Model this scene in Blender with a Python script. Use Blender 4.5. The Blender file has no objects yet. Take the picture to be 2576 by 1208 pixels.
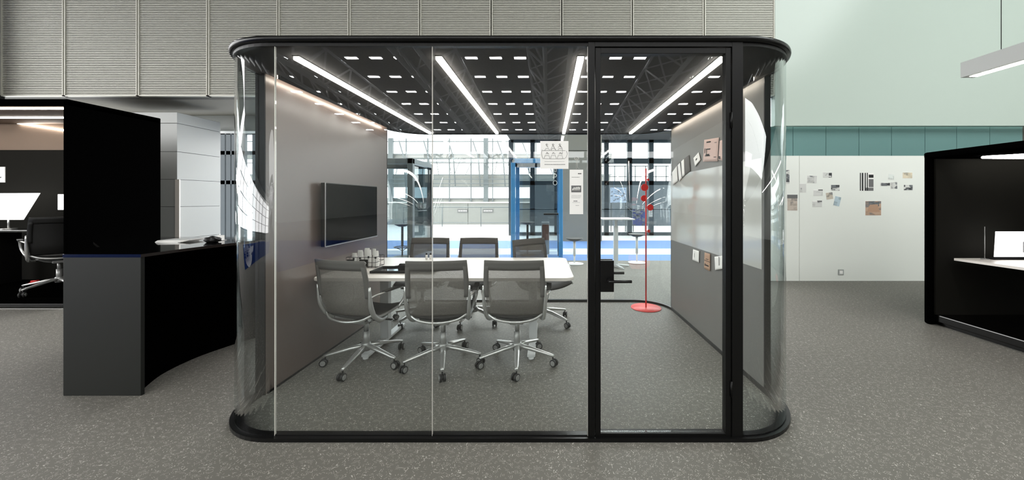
import bpy, bmesh, math, random
from mathutils import Vector, Matrix
random.seed(7)
PI = math.pi
C = bpy.context.scene.collection
S = bpy.context.scene

# ------------------------------------------------------------------ camera
FPX, CX, CY, EYE = 900.0, 1380.0, 502.0, 1.4       # focal length in pixels, principal point, eye height
cd = bpy.data.cameras.new('camera'); cam = bpy.data.objects.new('camera', cd); C.objects.link(cam)
cam.location = (0, 0, EYE); cam.rotation_euler = (PI/2, 0, 0)
cd.sensor_width = 36; cd.lens = FPX/2576*36
cd.shift_x = -(CX-1288)/2576; cd.shift_y = -(604-CY)/2576
cd.clip_start = .05; cd.clip_end = 300
S.camera = cam
# ------------------------------------------------------------------ world and view
w = bpy.data.worlds.new('world'); S.world = w; w.use_nodes = True
w.node_tree.nodes['Background'].inputs[0].default_value = (1, 1, 1, 1)
w.node_tree.nodes['Background'].inputs[1].default_value = 3.0
S.view_settings.view_transform = 'Standard'; S.view_settings.look = 'None'
S.view_settings.gamma = 1; S.view_settings.use_curve_mapping = False
S.view_settings.exposure = 0.97
# ------------------------------------------------------------------ large lights
def area(name, loc, rot, sx, sy, power, col=(1, 1, 1)):
    l = bpy.data.lights.new(name, 'AREA'); l.shape = 'RECTANGLE'; l.size = sx; l.size_y = sy; l.energy = power; l.color = col
    o = bpy.data.objects.new(name, l); C.objects.link(o); o.location = loc; o.rotation_euler = rot
    return o
area('hall_fill_front', (0, -3.5, 8.7), (math.radians(28), 0, 0), 16, 8, 600, (1, .99, .96))  # added unseen fill under the ceiling, tilted to brighten the back wall
area('hall_fill_right', (8.0, 0.0, 8.4), (math.radians(30), 0, 0), 6, 6, 420, (.95, 1, .98))  # added unseen fill that lifts the partition and pale wall on the right
area('far_floor_fill', (-6, 20, 7.9), (0, 0, 0), 26, 13, 1700, (1, 1, .97))  # added overhead fill to turn the far floor white; no roof opening there
area('daylight_left', (-15.6, -6, 4.2), (0, -PI/2, 0), 6, 16, 260, (1, 1, .98))

# ------------------------------------------------------------------ helpers
def lin(r, g, b):
    f = lambda c: (c/255/12.92) if c/255 <= .04045 else ((c/255+.055)/1.055)**3.0
    return (f(r), f(g), f(b), 1)
def mat(name, col, rough=.5, metal=0, emit=None, estr=1, spec=.5, noise=0, nscale=40, bump=0):
    m = bpy.data.materials.new(name); m.use_nodes = True
    nt = m.node_tree; b = nt.nodes['Principled BSDF']
    b.inputs['Base Color'].default_value = col; b.inputs['Roughness'].default_value = rough
    b.inputs['Metallic'].default_value = metal; b.inputs['Specular IOR Level'].default_value = spec
    if emit:
        b.inputs['Emission Color'].default_value = emit; b.inputs['Emission Strength'].default_value = estr
    if noise or bump:
        tc = nt.nodes.new('ShaderNodeTexCoord'); n = nt.nodes.new('ShaderNodeTexNoise'); n.inputs['Scale'].default_value = nscale
        n.inputs['Detail'].default_value = 3
        nt.links.new(tc.outputs['Object'], n.inputs['Vector'])
        if noise:
            mr = nt.nodes.new('ShaderNodeMapRange'); mr.inputs['From Min'].default_value = .3; mr.inputs['From Max'].default_value = .7
            mr.inputs['To Min'].default_value = 1-noise; mr.inputs['To Max'].default_value = 1+noise
            nt.links.new(n.outputs[0], mr.inputs['Value'])
            mx = nt.nodes.new('ShaderNodeVectorMath'); mx.operation = 'SCALE'; mx.inputs[0].default_value = col[:3]
            nt.links.new(mr.outputs[0], mx.inputs['Scale']); nt.links.new(mx.outputs[0], b.inputs['Base Color'])
        if bump:
            bp = nt.nodes.new('ShaderNodeBump'); bp.inputs['Strength'].default_value = bump; bp.inputs['Distance'].default_value = .002
            nt.links.new(n.outputs[0], bp.inputs['Height']); nt.links.new(bp.outputs[0], b.inputs['Normal'])
    return m
def glass_mat(name, tint=(1, 1, 1, 1), wavy=0, rough=0.0, ior=1.52, coated=False):
    m = bpy.data.materials.new(name); m.use_nodes = True; nt = m.node_tree; nt.nodes.clear()
    out = nt.nodes.new('ShaderNodeOutputMaterial'); mix = nt.nodes.new('ShaderNodeMixShader')
    tr = nt.nodes.new('ShaderNodeBsdfTransparent'); tr.inputs[0].default_value = tint
    gl = nt.nodes.new('ShaderNodeBsdfGlossy'); gl.inputs['Roughness'].default_value = rough
    fr = nt.nodes.new('ShaderNodeFresnel'); ge = nt.nodes.new('ShaderNodeNewGeometry')
    mr = nt.nodes.new('ShaderNodeMapRange'); mr.inputs['To Min'].default_value = ior; mr.inputs['To Max'].default_value = 1.0 if coated else 1/ior
    nt.links.new(ge.outputs['Backfacing'], mr.inputs['Value']); nt.links.new(mr.outputs[0], fr.inputs['IOR'])
    nt.links.new(fr.outputs[0], mix.inputs[0]); nt.links.new(tr.outputs[0], mix.inputs[1]); nt.links.new(gl.outputs[0], mix.inputs[2])
    nt.links.new(mix.outputs[0], out.inputs[0])
    if wavy:
        tc = nt.nodes.new('ShaderNodeTexCoord'); n = nt.nodes.new('ShaderNodeTexNoise'); n.inputs['Scale'].default_value = 2.2
        n.inputs['Detail'].default_value = 0
        bp = nt.nodes.new('ShaderNodeBump'); bp.inputs['Strength'].default_value = wavy; bp.inputs['Distance'].default_value = .05
        nt.links.new(tc.outputs['Object'], n.inputs['Vector']); nt.links.new(n.outputs[0], bp.inputs['Height'])
        nt.links.new(bp.outputs[0], gl.inputs['Normal'])
    return m
def mesh_mat(name, col, opacity):
    m = bpy.data.materials.new(name); m.use_nodes = True; nt = m.node_tree
    b = nt.nodes['Principled BSDF']; b.inputs['Base Color'].default_value = col; b.inputs['Roughness'].default_value = .7
    b.inputs['Alpha'].default_value = opacity
    tc = nt.nodes.new('ShaderNodeTexCoord'); wv = nt.nodes.new('ShaderNodeTexNoise'); wv.inputs['Scale'].default_value = 700
    nt.links.new(tc.outputs['Object'], wv.inputs['Vector'])
    mr = nt.nodes.new('ShaderNodeMapRange'); mr.inputs['To Min'].default_value = opacity-.12; mr.inputs['To Max'].default_value = min(1, opacity+.12)
    nt.links.new(wv.outputs[0], mr.inputs['Value']); nt.links.new(mr.outputs[0], b.inputs['Alpha'])
    return m

def box(bm, x0, x1, y0, y1, z0, z1, bev=0, M=None, mi=0):
    sx, sy, sz = x1-x0, y1-y0, z1-z0
    r = bmesh.ops.create_cube(bm, size=1, matrix=Matrix.Translation(((x0+x1)/2, (y0+y1)/2, (z0+z1)/2)) @ Matrix.Diagonal((sx, sy, sz, 1)))
    vs = r['verts']
    if bev:
        es = list({e for v in vs for e in v.link_edges})
        rb = bmesh.ops.bevel(bm, geom=es, offset=bev, segments=2, affect='EDGES', profile=.5)
        vs = list({v for f in rb['faces'] for v in f.verts} | {v for v in vs if v.is_valid})
    fs = {f for v in vs for f in v.link_faces}
    for f in fs: f.material_index = mi
    if M is not None: bmesh.ops.transform(bm, matrix=M, verts=vs)
    return vs
def tube(bm, pts, r, n=8, cap=True, flat=None, closed=False):
    """sweep a circle (or an ellipse, flat=(rx,ry)) along pts; r a number or a list"""
    pts = [Vector(p) for p in pts]; N = len(pts)
    rs = r if isinstance(r, (list, tuple)) else [r]*N
    rings = []; up = None
    for i, p in enumerate(pts):
        if closed: d = pts[(i+1) % N]-pts[i-1]
        else: d = (pts[min(i+1, N-1)]-pts[max(i-1, 0)])
        d.normalize()
        if up is None:
            up = Vector((0, 0, 1)) if abs(d.z) < .9 else Vector((1, 0, 0))
        a = (up - d*up.dot(d)).normalized(); up = a; b = d.cross(a)
        fx, fy = flat if flat else (1, 1)
        rings.append([bm.verts.new(p + a*math.cos(2*PI*k/n)*rs[i]*fx + b*math.sin(2*PI*k/n)*rs[i]*fy) for k in range(n)])
    L = N if closed else N-1
    for i in range(L):
        A, B = rings[i], rings[(i+1) % N]
        for k in range(n):
            f = bm.faces.new((A[k], A[(k+1) % n], B[(k+1) % n], B[k])); f.smooth = True
    if cap and not closed:
        bm.faces.new(rings[0][::-1]); bm.faces.new(rings[-1])
def cyl(bm, x, y, z0, z1, r, r2=None, n=20):
    tube(bm, [(x, y, z0), (x, y, z1)], [r, r if r2 is None else r2], n)
def lathe(bm, prof, n=28, c=(0, 0, 0)):
    rings = []
    for r, z in prof:
        if r < 1e-5: rings.append([bm.verts.new((c[0], c[1], c[2]+z))])
        else: rings.append([bm.verts.new((c[0]+r*math.cos(2*PI*k/n), c[1]+r*math.sin(2*PI*k/n), c[2]+z)) for k in range(n)])
    for A, B in zip(rings, rings[1:]):
        for k in range(n):
            k2 = (k+1) % n
            if len(A) == 1 and len(B) == 1: continue
            if len(A) == 1: f = bm.faces.new((A[0], B[k2], B[k]))
            elif len(B) == 1: f = bm.faces.new((A[k], A[k2], B[0]))
            else: f = bm.faces.new((A[k], A[k2], B[k2], B[k]))
            f.smooth = True
def prism(bm, poly, z0, z1, mi=0, smooth=False):
    a = [bm.verts.new((p[0], p[1], z0)) for p in poly]; b = [bm.verts.new((p[0], p[1], z1)) for p in poly]
    fs = [bm.faces.new(a[::-1]), bm.faces.new(b)]
    n = len(poly)
    for i in range(n):
        f = bm.faces.new((a[i], a[(i+1) % n], b[(i+1) % n], b[i])); f.smooth = smooth; fs.append(f)
    for f in fs: f.material_index = mi
def grid(bm, fn, nu, nv, thick=None):
    V = [[bm.verts.new(fn(u/nu, v/nv)) for v in range(nv+1)] for u in range(nu+1)]
    for i in range(nu):
        for j in range(nv):
            f = bm.faces.new((V[i][j], V[i+1][j], V[i+1][j+1], V[i][j+1])); f.smooth = True
def obj(name, bm, m, parent=None, recalc=True, solid=0):
    if recalc: bmesh.ops.recalc_face_normals(bm, faces=bm.faces[:])
    me = bpy.data.meshes.new(name); bm.to_mesh(me); bm.free()
    for x in (m if isinstance(m, (list, tuple)) else [m]): me.materials.append(x)
    o = bpy.data.objects.new(name, me); C.objects.link(o)
    if parent: o.parent = parent
    if solid:
        s = o.modifiers.new('thickness', 'SOLIDIFY'); s.thickness = solid; s.offset = 0
    return o
def NB(): return bmesh.new()
def thing(name, label, cat, loc=(0, 0, 0), rotz=0, group=None):
    o = bpy.data.objects.new(name, None); C.objects.link(o); o.empty_display_size = .1
    o.location = loc; o.rotation_euler = (0, 0, rotz); o['label'] = label; o['category'] = cat
    if group: o['group'] = group
    return o
def tag(o, label, cat, group=None, kind=None):
    o['label'] = label; o['category'] = cat
    if group: o['group'] = group
    if kind: o['kind'] = kind
    return o
def struct(name, bm, m, parent=None, label=None):
    o = obj(name, bm, m, parent)
    if not parent: o['kind'] = 'structure'
    if label: o['label'] = label; o['category'] = name.split('_')[0]
    return o
def copy_tree(o, parent=None):
    c = o.copy(); C.objects.link(c); c.parent = parent
    for ch in list(o.children): copy_tree(ch, c)
    return c
def PX(px, Z): return (px-CX)/FPX*Z
def PZ(py, Z): return EYE-(py-CY)/FPX*Z
def ZF(py, z=0): return FPX*(EYE-z)/(py-CY)

# ------------------------------------------------------------------ materials
M = {}
M['black'] = mat('matte_black', lin(14, 14, 13), .55, spec=.3)
M['blackframe'] = mat('black_anodised', lin(15, 15, 14), .42, spec=.25)
M['lip'] = mat('black_gloss', lin(8, 8, 8), .3, spec=.3)
M['counter'] = mat('charcoal_laminate', lin(44, 46, 42), .6, spec=.25)
M['countertop'] = mat('polished_dark_laminate', lin(20, 21, 20), .06, spec=1.0)
M['boothblack'] = mat('black_felt', lin(3, 3, 3), 1, spec=.0)
M['boothgrey'] = mat('dark_felt', lin(39, 38, 34), .9, spec=.1)
M['taupe'] = mat('taupe_panel', lin(132, 114, 98), .7)
M['wallgrey'] = mat('pod_wall_laminate', lin(120, 108, 102), .3, spec=.6)
M['wallgrey2'] = mat('pod_wall_plain', lin(132, 130, 126), .5, spec=.3)
M['board'] = mat('whiteboard', lin(196, 194, 188), .08, spec=.5)
M['podceil'] = mat('acoustic_ceiling', lin(84, 82, 80), .9, noise=.08, nscale=60)
M['led'] = mat('led_warm', (1, 1, 1, 1), .5, emit=(1, .93, .86, 1), estr=9)
M['led2'] = mat('led_white', (1, 1, 1, 1), .5, emit=(1, .97, .92, 1), estr=12)
M['ledwash'] = mat('led_wall_washer', (1, 1, 1, 1), .5, emit=(1, .86, .74, 1), estr=10)
M['hallled'] = mat('hall_light_diffuser', (1, 1, 1, 1), .5, emit=(1, 1, 1, 1), estr=30)
M['silver'] = mat('brushed_aluminium', lin(214, 214, 212), .3, .75)
M['silver2'] = mat('satin_alloy', lin(185, 185, 183), .42, .6)
M['rubber'] = mat('caster_rubber', lin(38, 38, 38), .5)
M['cap'] = mat('caster_cap', lin(170, 170, 168), .4, .4)
M['mesh'] = mesh_mat('chair_mesh', lin(144, 140, 134), .6)
M['band'] = mat('chair_band_fabric', lin(116, 113, 110), .8, bump=.3, nscale=600)
M['seatfab'] = mat('chair_seat_fabric', lin(72, 71, 69), .75, bump=.3, nscale=600)
M['darkmesh'] = mat('dark_seat_leather', lin(22, 21, 19), .6)
M['white'] = mat('white_laminate', lin(236, 230, 224), .35)
M['whitemetal'] = mat('white_powder_coat', lin(225, 226, 226), .4)
M['paper'] = mat('paper', lin(240, 239, 236), .8)
M['pinkpaper'] = mat('pinkish_paper', lin(214, 192, 184), .8)
M['tanpaper'] = mat('tan_paper', lin(190, 160, 138), .8)
M['greypaper'] = mat('grey_paper', lin(120, 118, 115), .8)
M['ink'] = mat('ink', lin(40, 40, 42), .8)
M['midink'] = mat('grey_ink', lin(125, 125, 125), .8)
M['red'] = mat('coral_red', lin(222, 62, 58), .45)
M['redmid'] = mat('coral_red_base', lin(232, 92, 88), .45)
M['screen'] = mat('tv_screen', lin(5, 6, 6), .1, spec=.02)
M['blue'] = mat('blue_frame', lin(84, 158, 208), .4)
M['jamb'] = mat('grey_frame', lin(104, 112, 114), .4)
M['mullion'] = mat('facade_mullion', lin(108, 114, 116), .45)
M['spandrel'] = mat('facade_spandrel', lin(146, 147, 144), .6)
M['darkmull'] = mat('dark_facade_steel', lin(82, 92, 98), .45)
M['louver'] = mat('louver_grey', lin(206, 205, 196), .45, .1)
M['louverback'] = mat('louver_backing', lin(88, 88, 82), .7)
M['greenwhite'] = mat('pale_green_wall', lin(192, 202, 195), .22, spec=.35)
M['teal'] = mat('teal_panel', lin(112, 146, 144), .5)
M['partition'] = mat('white_partition', lin(232, 234, 229), .5)
M['ceil'] = mat('hall_ceiling', lin(96, 94, 92), .9)
M['truss'] = mat('truss_grey', lin(214, 216, 218), .5)
M['cladding'] = mat('grey_white_cladding', lin(178, 180, 178), .35, spec=.5)
M['soffit'] = mat('soffit_grey', lin(140, 138, 130), .8)
M['glass'] = glass_mat('clear_glass', (.96, .975, .97, 1))
M['cglass'] = glass_mat('curved_glass', (.93, .96, .96, 1), wavy=.2, ior=1.95, coated=True)
M['bglass'] = glass_mat('booth_glass', (.88, .92, .94, 1))
M['stoolseat'] = mat('stool_plastic', lin(70, 72, 72), .5)
M['pendant'] = mat('pendant_grey', lin(196, 198, 195), .5)
M['glassedge'] = mat('glass_edge', lin(214, 210, 204), .3)
M['brown'] = mat('brown_wood', lin(130, 84, 62), .6)
M['whiteglow'] = mat('glowing_white', (1, 1, 1, 1), .4, emit=(1, 1, 1, 1), estr=1.3)
M['lapback'] = mat('laptop_white', lin(240, 240, 240), .4)

def carpet():
    m = bpy.data.materials.new('carpet_squiggle'); m.use_nodes = True; nt = m.node_tree; N = nt.nodes; L = nt.links
    b = N['Principled BSDF']; b.inputs['Roughness'].default_value = .55; b.inputs['Specular IOR Level'].default_value = .2
    tc = N.new('ShaderNodeTexCoord')
    n1 = N.new('ShaderNodeTexNoise'); n1.inputs['Scale'].default_value = 30; n1.inputs['Detail'].default_value = .6
    n2 = N.new('ShaderNodeTexNoise'); n2.inputs['Scale'].default_value = 40; n2.inputs['Detail'].default_value = 1.0
    n3 = N.new('ShaderNodeTexVoronoi'); n3.inputs['Scale'].default_value = 60
    n4 = N.new('ShaderNodeTexNoise'); n4.inputs['Scale'].default_value = .8
    mp = N.new('ShaderNodeMapping'); mp.inputs['Location'].default_value = (13.1, 7.7, 3)
    L.new(tc.outputs['Object'], n1.inputs['Vector']); L.new(tc.outputs['Object'], mp.inputs['Vector'])
    L.new(mp.outputs[0], n2.inputs['Vector']); L.new(tc.outputs['Object'], n3.inputs['Vector']); L.new(tc.outputs['Object'], n4.inputs['Vector'])
    def mth(op, a, b_=None):
        x = N.new('ShaderNodeMath'); x.operation = op
        for i, v in enumerate((a, b_)):
            if v is None: continue
            if isinstance(v, (int, float)): x.inputs[i].default_value = v
            else: L.new(v, x.inputs[i])
        return x.outputs[0]
    line = mth('LESS_THAN', mth('ABSOLUTE', mth('SUBTRACT', mth('FRACT', mth('MULTIPLY', n1.outputs[0], 9)), .5)), .075)
    msk = mth('GREATER_THAN', n2.outputs[0], .52)
    dots = mth('LESS_THAN', n3.outputs['Distance'], .13)
    k = mth('MAXIMUM', mth('MULTIPLY', line, msk), mth('MULTIPLY', dots, mth('SUBTRACT', 1, msk)))
    mx = N.new('ShaderNodeMix'); mx.data_type = 'RGBA'
    mx.inputs[6].default_value = lin(124, 122, 116); mx.inputs[7].default_value = lin(186, 183, 176)
    L.new(k, mx.inputs[0])
    mr = N.new('ShaderNodeMapRange'); mr.inputs['From Min'].default_value = .3; mr.inputs['From Max'].default_value = .7
    mr.inputs['To Min'].default_value = .95; mr.inputs['To Max'].default_value = 1.05; L.new(n4.outputs[0], mr.inputs['Value'])
    vm = N.new('ShaderNodeVectorMath'); vm.operation = 'SCALE'; L.new(mx.outputs[2], vm.inputs[0]); L.new(mr.outputs[0], vm.inputs['Scale'])
    L.new(vm.outputs[0], b.inputs['Base Color'])
    bp = N.new('ShaderNodeBump'); bp.inputs['Strength'].default_value = .25; bp.inputs['Distance'].default_value = .002
    L.new(n1.outputs[0], bp.inputs['Height']); L.new(bp.outputs[0], b.inputs['Normal'])
    return m
M['carpet'] = carpet()
M['bluecarpet'] = mat('blue_carpet', lin(104, 138, 184), .7, noise=.06, nscale=30)
M['palecarpet'] = mat('pale_carpet', lin(186, 196, 210), .7, noise=.04, nscale=30)
M['whitefloor'] = mat('pale_stone_floor', lin(225, 226, 226), .3)

# ------------------------------------------------------------------ hall shell
bm = NB(); box(bm, -45, 14, -36, 8.2, -.2, 0); struct('floor', bm, M['carpet'])
def stripe(x0, x1, y0, y1, m, name='floor'):
    bm = NB(); box(bm, x0, x1, y0, y1, -.2, 0); return struct(name, bm, m)
stripe(-6.2, 14, 8.2, 9.1, M['bluecarpet']); stripe(-6.2, 14, 9.1, 10.2, M['palecarpet']); stripe(-6.2, 14, 10.2, 12.2, M['bluecarpet'])
stripe(-36, -6.2, 8.2, 12.2, M['whitefloor']); stripe(-36, 14, 12.2, 36, M['whitefloor'])
bm = NB(); box(bm, -12.5, -5.2, -8, 1.9, 0, .006); struct('floor', bm, mat('deep_blue_carpet', lin(44, 76, 142), .95, spec=.02, noise=.06, nscale=30))
# sloped hall ceiling
bm = NB()
def zc(y): return 1.4+7.02-.0647*((4.12-y)-17.6)
vs = [bm.verts.new(p) for p in ((-20, -36, zc(-36)), (14, -36, zc(-36)), (14, 6.6, zc(6.6)), (-20, 6.6, zc(6.6)))]
vt = [bm.verts.new(v.co+Vector((0, 0, .15))) for v in vs]
bm.faces.new(vs); bm.faces.new(vt)
for i in range(4): bm.faces.new((vs[i], vs[(i+1) % 4], vt[(i+1) % 4], vt[i]))
struct('ceiling', bm, M['ceil'])
# rear wall behind the camera with a high window band
bm = NB(); box(bm, -20, 14, -36.2, -36, 0, 6.1); box(bm, -20, 14, -36.2, -36, 6.8, 7.4)
for i in range(12): box(bm, -20+i*3, -19.7+i*3, -36.2, -36, 6.1, 6.8)
struct('wall_rear', bm, mat('dark_rear_wall', lin(82, 68, 62), .8))
bm = NB(); box(bm, 14, 14.2, -36, 7.5, 0, 10); struct('wall_right', bm, M['partition'])
# left glazed side of the hall
bm = NB(); box(bm, -16.2, -16, -36, -14.2, 0, 10); box(bm, -16.2, -16, -14.2, 6.6, 7.6, 10); box(bm, -16.2, -16, -14.2, 6.6, 0, 1.1)
struct('wall_left', bm, M['partition'])
bm = NB()
for y in [-14.2+i*2.08 for i in range(11)]: box(bm, -16.15, -15.95, y-.06, y+.06, 0, 7.6)
for z in (1.1, 2.6, 4.2, 5.8, 7.5): box(bm, -16.1, -16, -14.2, 6.6, z-.05, z+.05)
struct('window_1', bm, M['mullion'])

# back wall: backing + joints
JX = [5, 165, 350, 526, 702, 880, 1057, 1236, 1413, 1590, 1770, 1948]
YB = 6.6; ZL = PZ(243, YB)
bm = NB(); box(bm, PX(-60, YB), PX(1948, YB), YB+.04, YB+.2, ZL, 9.75)
struct('wall_back', bm, M['louverback'])
ordn = ['leftmost', 'second from left', 'third from left', 'fourth from left', 'fifth from left', 'sixth from left', 'sixth from right',
        'fifth from right', 'fourth from right', 'third from right', 'second from right']
ordn = ['first at far left', 'second from left', 'third from left', 'fourth from left, above pod corner', 'fifth from left', 'middle one',
        'fifth from right', 'fourth from right', 'third from right', 'second from right', 'rightmost, beside the pale green wall']
for i in range(11):
    x0, x1 = PX(JX[i], YB), PX(JX[i+1], YB)
    w_ = x1-x0; H = 2.1
    t = thing('louver_panel', 'ribbed grey louver panel high on the back wall, '+ordn[i], 'wall panel', (x0, YB, ZL), 0, 'ribbed louver panels high on the back wall')
    bm = NB(); s = .016
    for (a, b_) in ((.012, .012+s), (w_-.012-s, w_-.012)): box(bm, a, b_, -.03, .035, 0, H)
    box(bm, .012, w_-.012, -.03, .035, 0, s); box(bm, .012, w_-.012, -.03, .035, H-s, H)
    obj('frame', bm, M['louver'], t)
    bm = NB(); n = int((H-2*s)/.0325)
    for k in range(n):
        z = s+.006+k*.0325
        box(bm, .03, w_-.03, -.014, .0, z, z+.018)
    obj('slats', bm, M['louver'], t)
# upper plain wall above louvers is out of view; pale green bulkhead to the right
bm = NB(); box(bm, PX(1948, YB), 14, YB-.02, YB+.1, PZ(317, YB), 9.75)
struct('wall_back_bulkhead', bm, M['greenwhite'])
# teal recessed panels
tealx = [1912, 1995, 2078, 2161, 2243, 2327, 2407, 2490, 2573, 2656]
YT = 6.75
bm = NB(); box(bm, PX(1912, YT), 14, YT+.03, YT+.15, 0, PZ(317, YB)+.02); struct('wall_back_recess', bm, M['louverback'])
tord = ['at left end beside the pod glass', 'second from left', 'third from left', 'fourth from left', 'fifth from left, near middle', 'sixth from left, above booth corner', 'seventh from left, above booth', 'eighth from left, at photo edge']
for i in range(8):
    a, b_ = PX(tealx[i], YT)+.004, PX(tealx[i+1], YT)-.004
    bm = NB(); box(bm, a, b_, YT, YT+.03, 0, PZ(317, YB)+.02, .003)
    tag(obj('wall_cladding_panel', bm, M['teal']), 'teal cladding panel above the white partition, '+tord[i], 'wall panel', 'teal cladding panels')
# white partition with photos
YP = 6.15; PT = PZ(392, YP)
bm = NB(); box(bm, PX(1880, YP), PX(2011, YP)-.003, YP, YP+.1, 0, PT); 
tag(obj('display_partition', bm, M['partition']), 'narrow white display partition section beside the pod glass', 'partition', 'white display partitions')
bm = NB(); box(bm, PX(2011, YP)+.003, 8.6, YP, YP+.1, 0, PT); 
tag(obj('display_partition', bm, M['partition']), 'wide white display partition pinned with photo prints', 'partition', 'white display partitions')

def photo_mat(seed, tint, dark=.5):
    m = bpy.data.materials.new('photo_print_image'); m.use_nodes = True; nt = m.node_tree; N = nt.nodes; L = nt.links
    b = N['Principled BSDF']; b.inputs['Roughness'].default_value = .5
    tc = N.new('ShaderNodeTexCoord'); mp = N.new('ShaderNodeMapping'); mp.inputs['Location'].default_value = (seed*3.7, 0, seed*1.3)
    mp.inputs['Scale'].default_value = (9, 9, 15)
    v = N.new('ShaderNodeTexVoronoi'); v.distance = 'CHEBYCHEV'; v.inputs['Scale'].default_value = 1.2
    n = N.new('ShaderNodeTexNoise'); n.inputs['Scale'].default_value = 2; n.inputs['Detail'].default_value = 4
    L.new(tc.outputs['Object'], mp.inputs['Vector']); L.new(mp.outputs[0], v.inputs['Vector']); L.new(mp.outputs[0], n.inputs['Vector'])
    sp = N.new('ShaderNodeSeparateColor'); L.new(v.outputs['Color'], sp.inputs[0])
    ad = N.new('ShaderNodeMath'); ad.operation = 'MULTIPLY_ADD'; L.new(n.outputs[0], ad.inputs[0]); ad.inputs[1].default_value = .7; L.new(sp.outputs[0], ad.inputs[2])
    cr = N.new('ShaderNodeValToRGB'); e = cr.color_ramp.elements
    e[0].position = dark-.15; e[0].color = (.02, .022, .025, 1); e[1].position = min(1, dark+.75); e[1].color = tint
    x = e.new(min(.98, dark+.2)); x.color = (.16, .17, .18, 1); x = e.new(min(.99, dark+.38)); x.color = tuple(c*.7 for c in tint[:3])+(1,)
    L.new(ad.outputs[0], cr.inputs[0]); L.new(cr.outputs[0], b.inputs['Base Color'])
    return m
G_ = lin(215, 215, 212)
photos = [
 (1976, 1986, 427, 464, 0, .4, G_, 'narrow vertical photo print half hidden by curved glass, top left of partition'),
 (1980, 2006, 490, 531, 0, .2, lin(200, 190, 180), 'large grey photo print with pale top strip near pod glass'),
 (2011, 2028, 462, 485, 0, .1, G_, 'small pale grey photo print over the partition seam'),
 (2030, 2055, 442, 461, -3, .35, G_, 'pale photo print with dark lower corner, left photo cluster top'),
 (2070, 2093, 434, 447, 0, .75, G_, 'small dark wide photo print, highest in the left cluster'),
 (2090, 2112, 465, 480, 0, .7, G_, 'dark photo print at right edge of left cluster'),
 (2046, 2070, 477, 493, 0, .1, G_, 'pale landscape photo print with black top bar, middle of left cluster'),
 (2078, 2095, 484, 502, 8, .2, lin(200, 192, 180), 'crumpled cream photo print between two neighbours in left cluster'),
 (2098, 2114, 494, 519, -13, .35, lin(190, 205, 212), 'tilted bluish upright photo print, lower right of left cluster'),
 (2043, 2068, 505, 521, 0, .15, G_, 'pale landscape photo print, lowest in left cluster'),
 (2163, 2197, 435, 480, 0, None, G_, 'tall black and white striped photo print'),
 (2234, 2249, 438, 452, -8, .0, lin(226, 230, 226), 'faint white sketch print above the grey strip'),
 (2214, 2239, 460, 468, 0, .65, G_, 'narrow horizontal dark grey strip print'),
 (2240, 2257, 458, 476, 2, .25, G_, 'small pale print over a grey one, right of the grey strip'),
 (2270, 2295, 434, 449, 0, .3, lin(225, 215, 195), 'dark bordered photo print at upper right of partition'),
 (2273, 2296, 465, 479, 0, .85, G_, 'dark slate photo print with pale top below dark bordered one'),
 (2176, 2217, 505, 543, 0, .35, lin(198, 172, 152), 'large photo print with tan stone shape, lowest of all'),
]
for i, (a, b_, c, d, rot, dk, tint, lab) in enumerate(photos):
    X0, X1, Z1, Z0 = PX(a, YP), PX(b_, YP), PZ(c, YP), PZ(d, YP)
    t = thing('photo_print', lab, 'photo', ((X0+X1)/2, YP, (Z0+Z1)/2), 0, 'photo prints pinned on the white partition')
    t.rotation_euler = (0, math.radians(-rot), 0)
    W, H = (X1-X0)/2, (Z1-Z0)/2
    bm = NB(); box(bm, -W, W, -.002, 0, -H, H); obj('sheet', bm, M['paper'], t)
    if dk is None:
        bm = NB()
        for (x0, x1) in ((-W, -W*.86), (-W*.72, -W*.5), (-W*.3, -W*.14), (W*.02, W*.16)): box(bm, x0, x1, -.0035, -.002, -H, H)
        box(bm, W*.3, W, -.0035, -.002, H*.45, H*.8)
        obj('dark_stripes', bm, M['ink'], t)
        bm = NB(); box(bm, W*.3, W, -.003, -.002, -H*.6, H*.3); box(bm, -W*.2, W, -.0028, -.002, -H, -H*.66); obj('grey_area', bm, M['midink'], t)
    else:
        bm = NB(); box(bm, -W*.96, W*.96, -.003, -.002, -H*.94, H*.94 if i not in (1, 6, 9) else H*.7); obj('image', bm, photo_mat(i+1, tint, dk*.8), t)
        if i in (6, 9):
            bm = NB(); box(bm, 0, W*.96, -.0034, -.002, H*.72, H*.97); obj('black_bar', bm, M['ink'], t)
        if i == 1:
            bm = NB(); box(bm, -W, W, -.0034, -.002, H*.55, H); obj('grey_strip', bm, M['midink'], t)
        if i == 16:
            bm = NB(); v = [bm.verts.new((W*x, -.0036, H*z)) for x, z in ((-.75, -.5), (.8, -.5), (.62, .25), (.4, .48), (-.4, .48), (-.55, .2))]
            bm.faces.new(v); obj('tan_shape', bm, M['tanpaper'], t, solid=.0008)
bm = NB(); box(bm, PX(2108, YP), PX(2122, YP), YP-.008, YP, PZ(692, YP), PZ(678, YP), .003)
so = tag(obj('wall_socket', bm, M['cladding']), 'small square white socket plate low on the wide partition', 'socket')
bm = NB(); box(bm, PX(2111, YP), PX(2119, YP), YP-.011, YP-.008, PZ(689, YP), PZ(681, YP)); obj('cover', bm, M['paper'], so)

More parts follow.
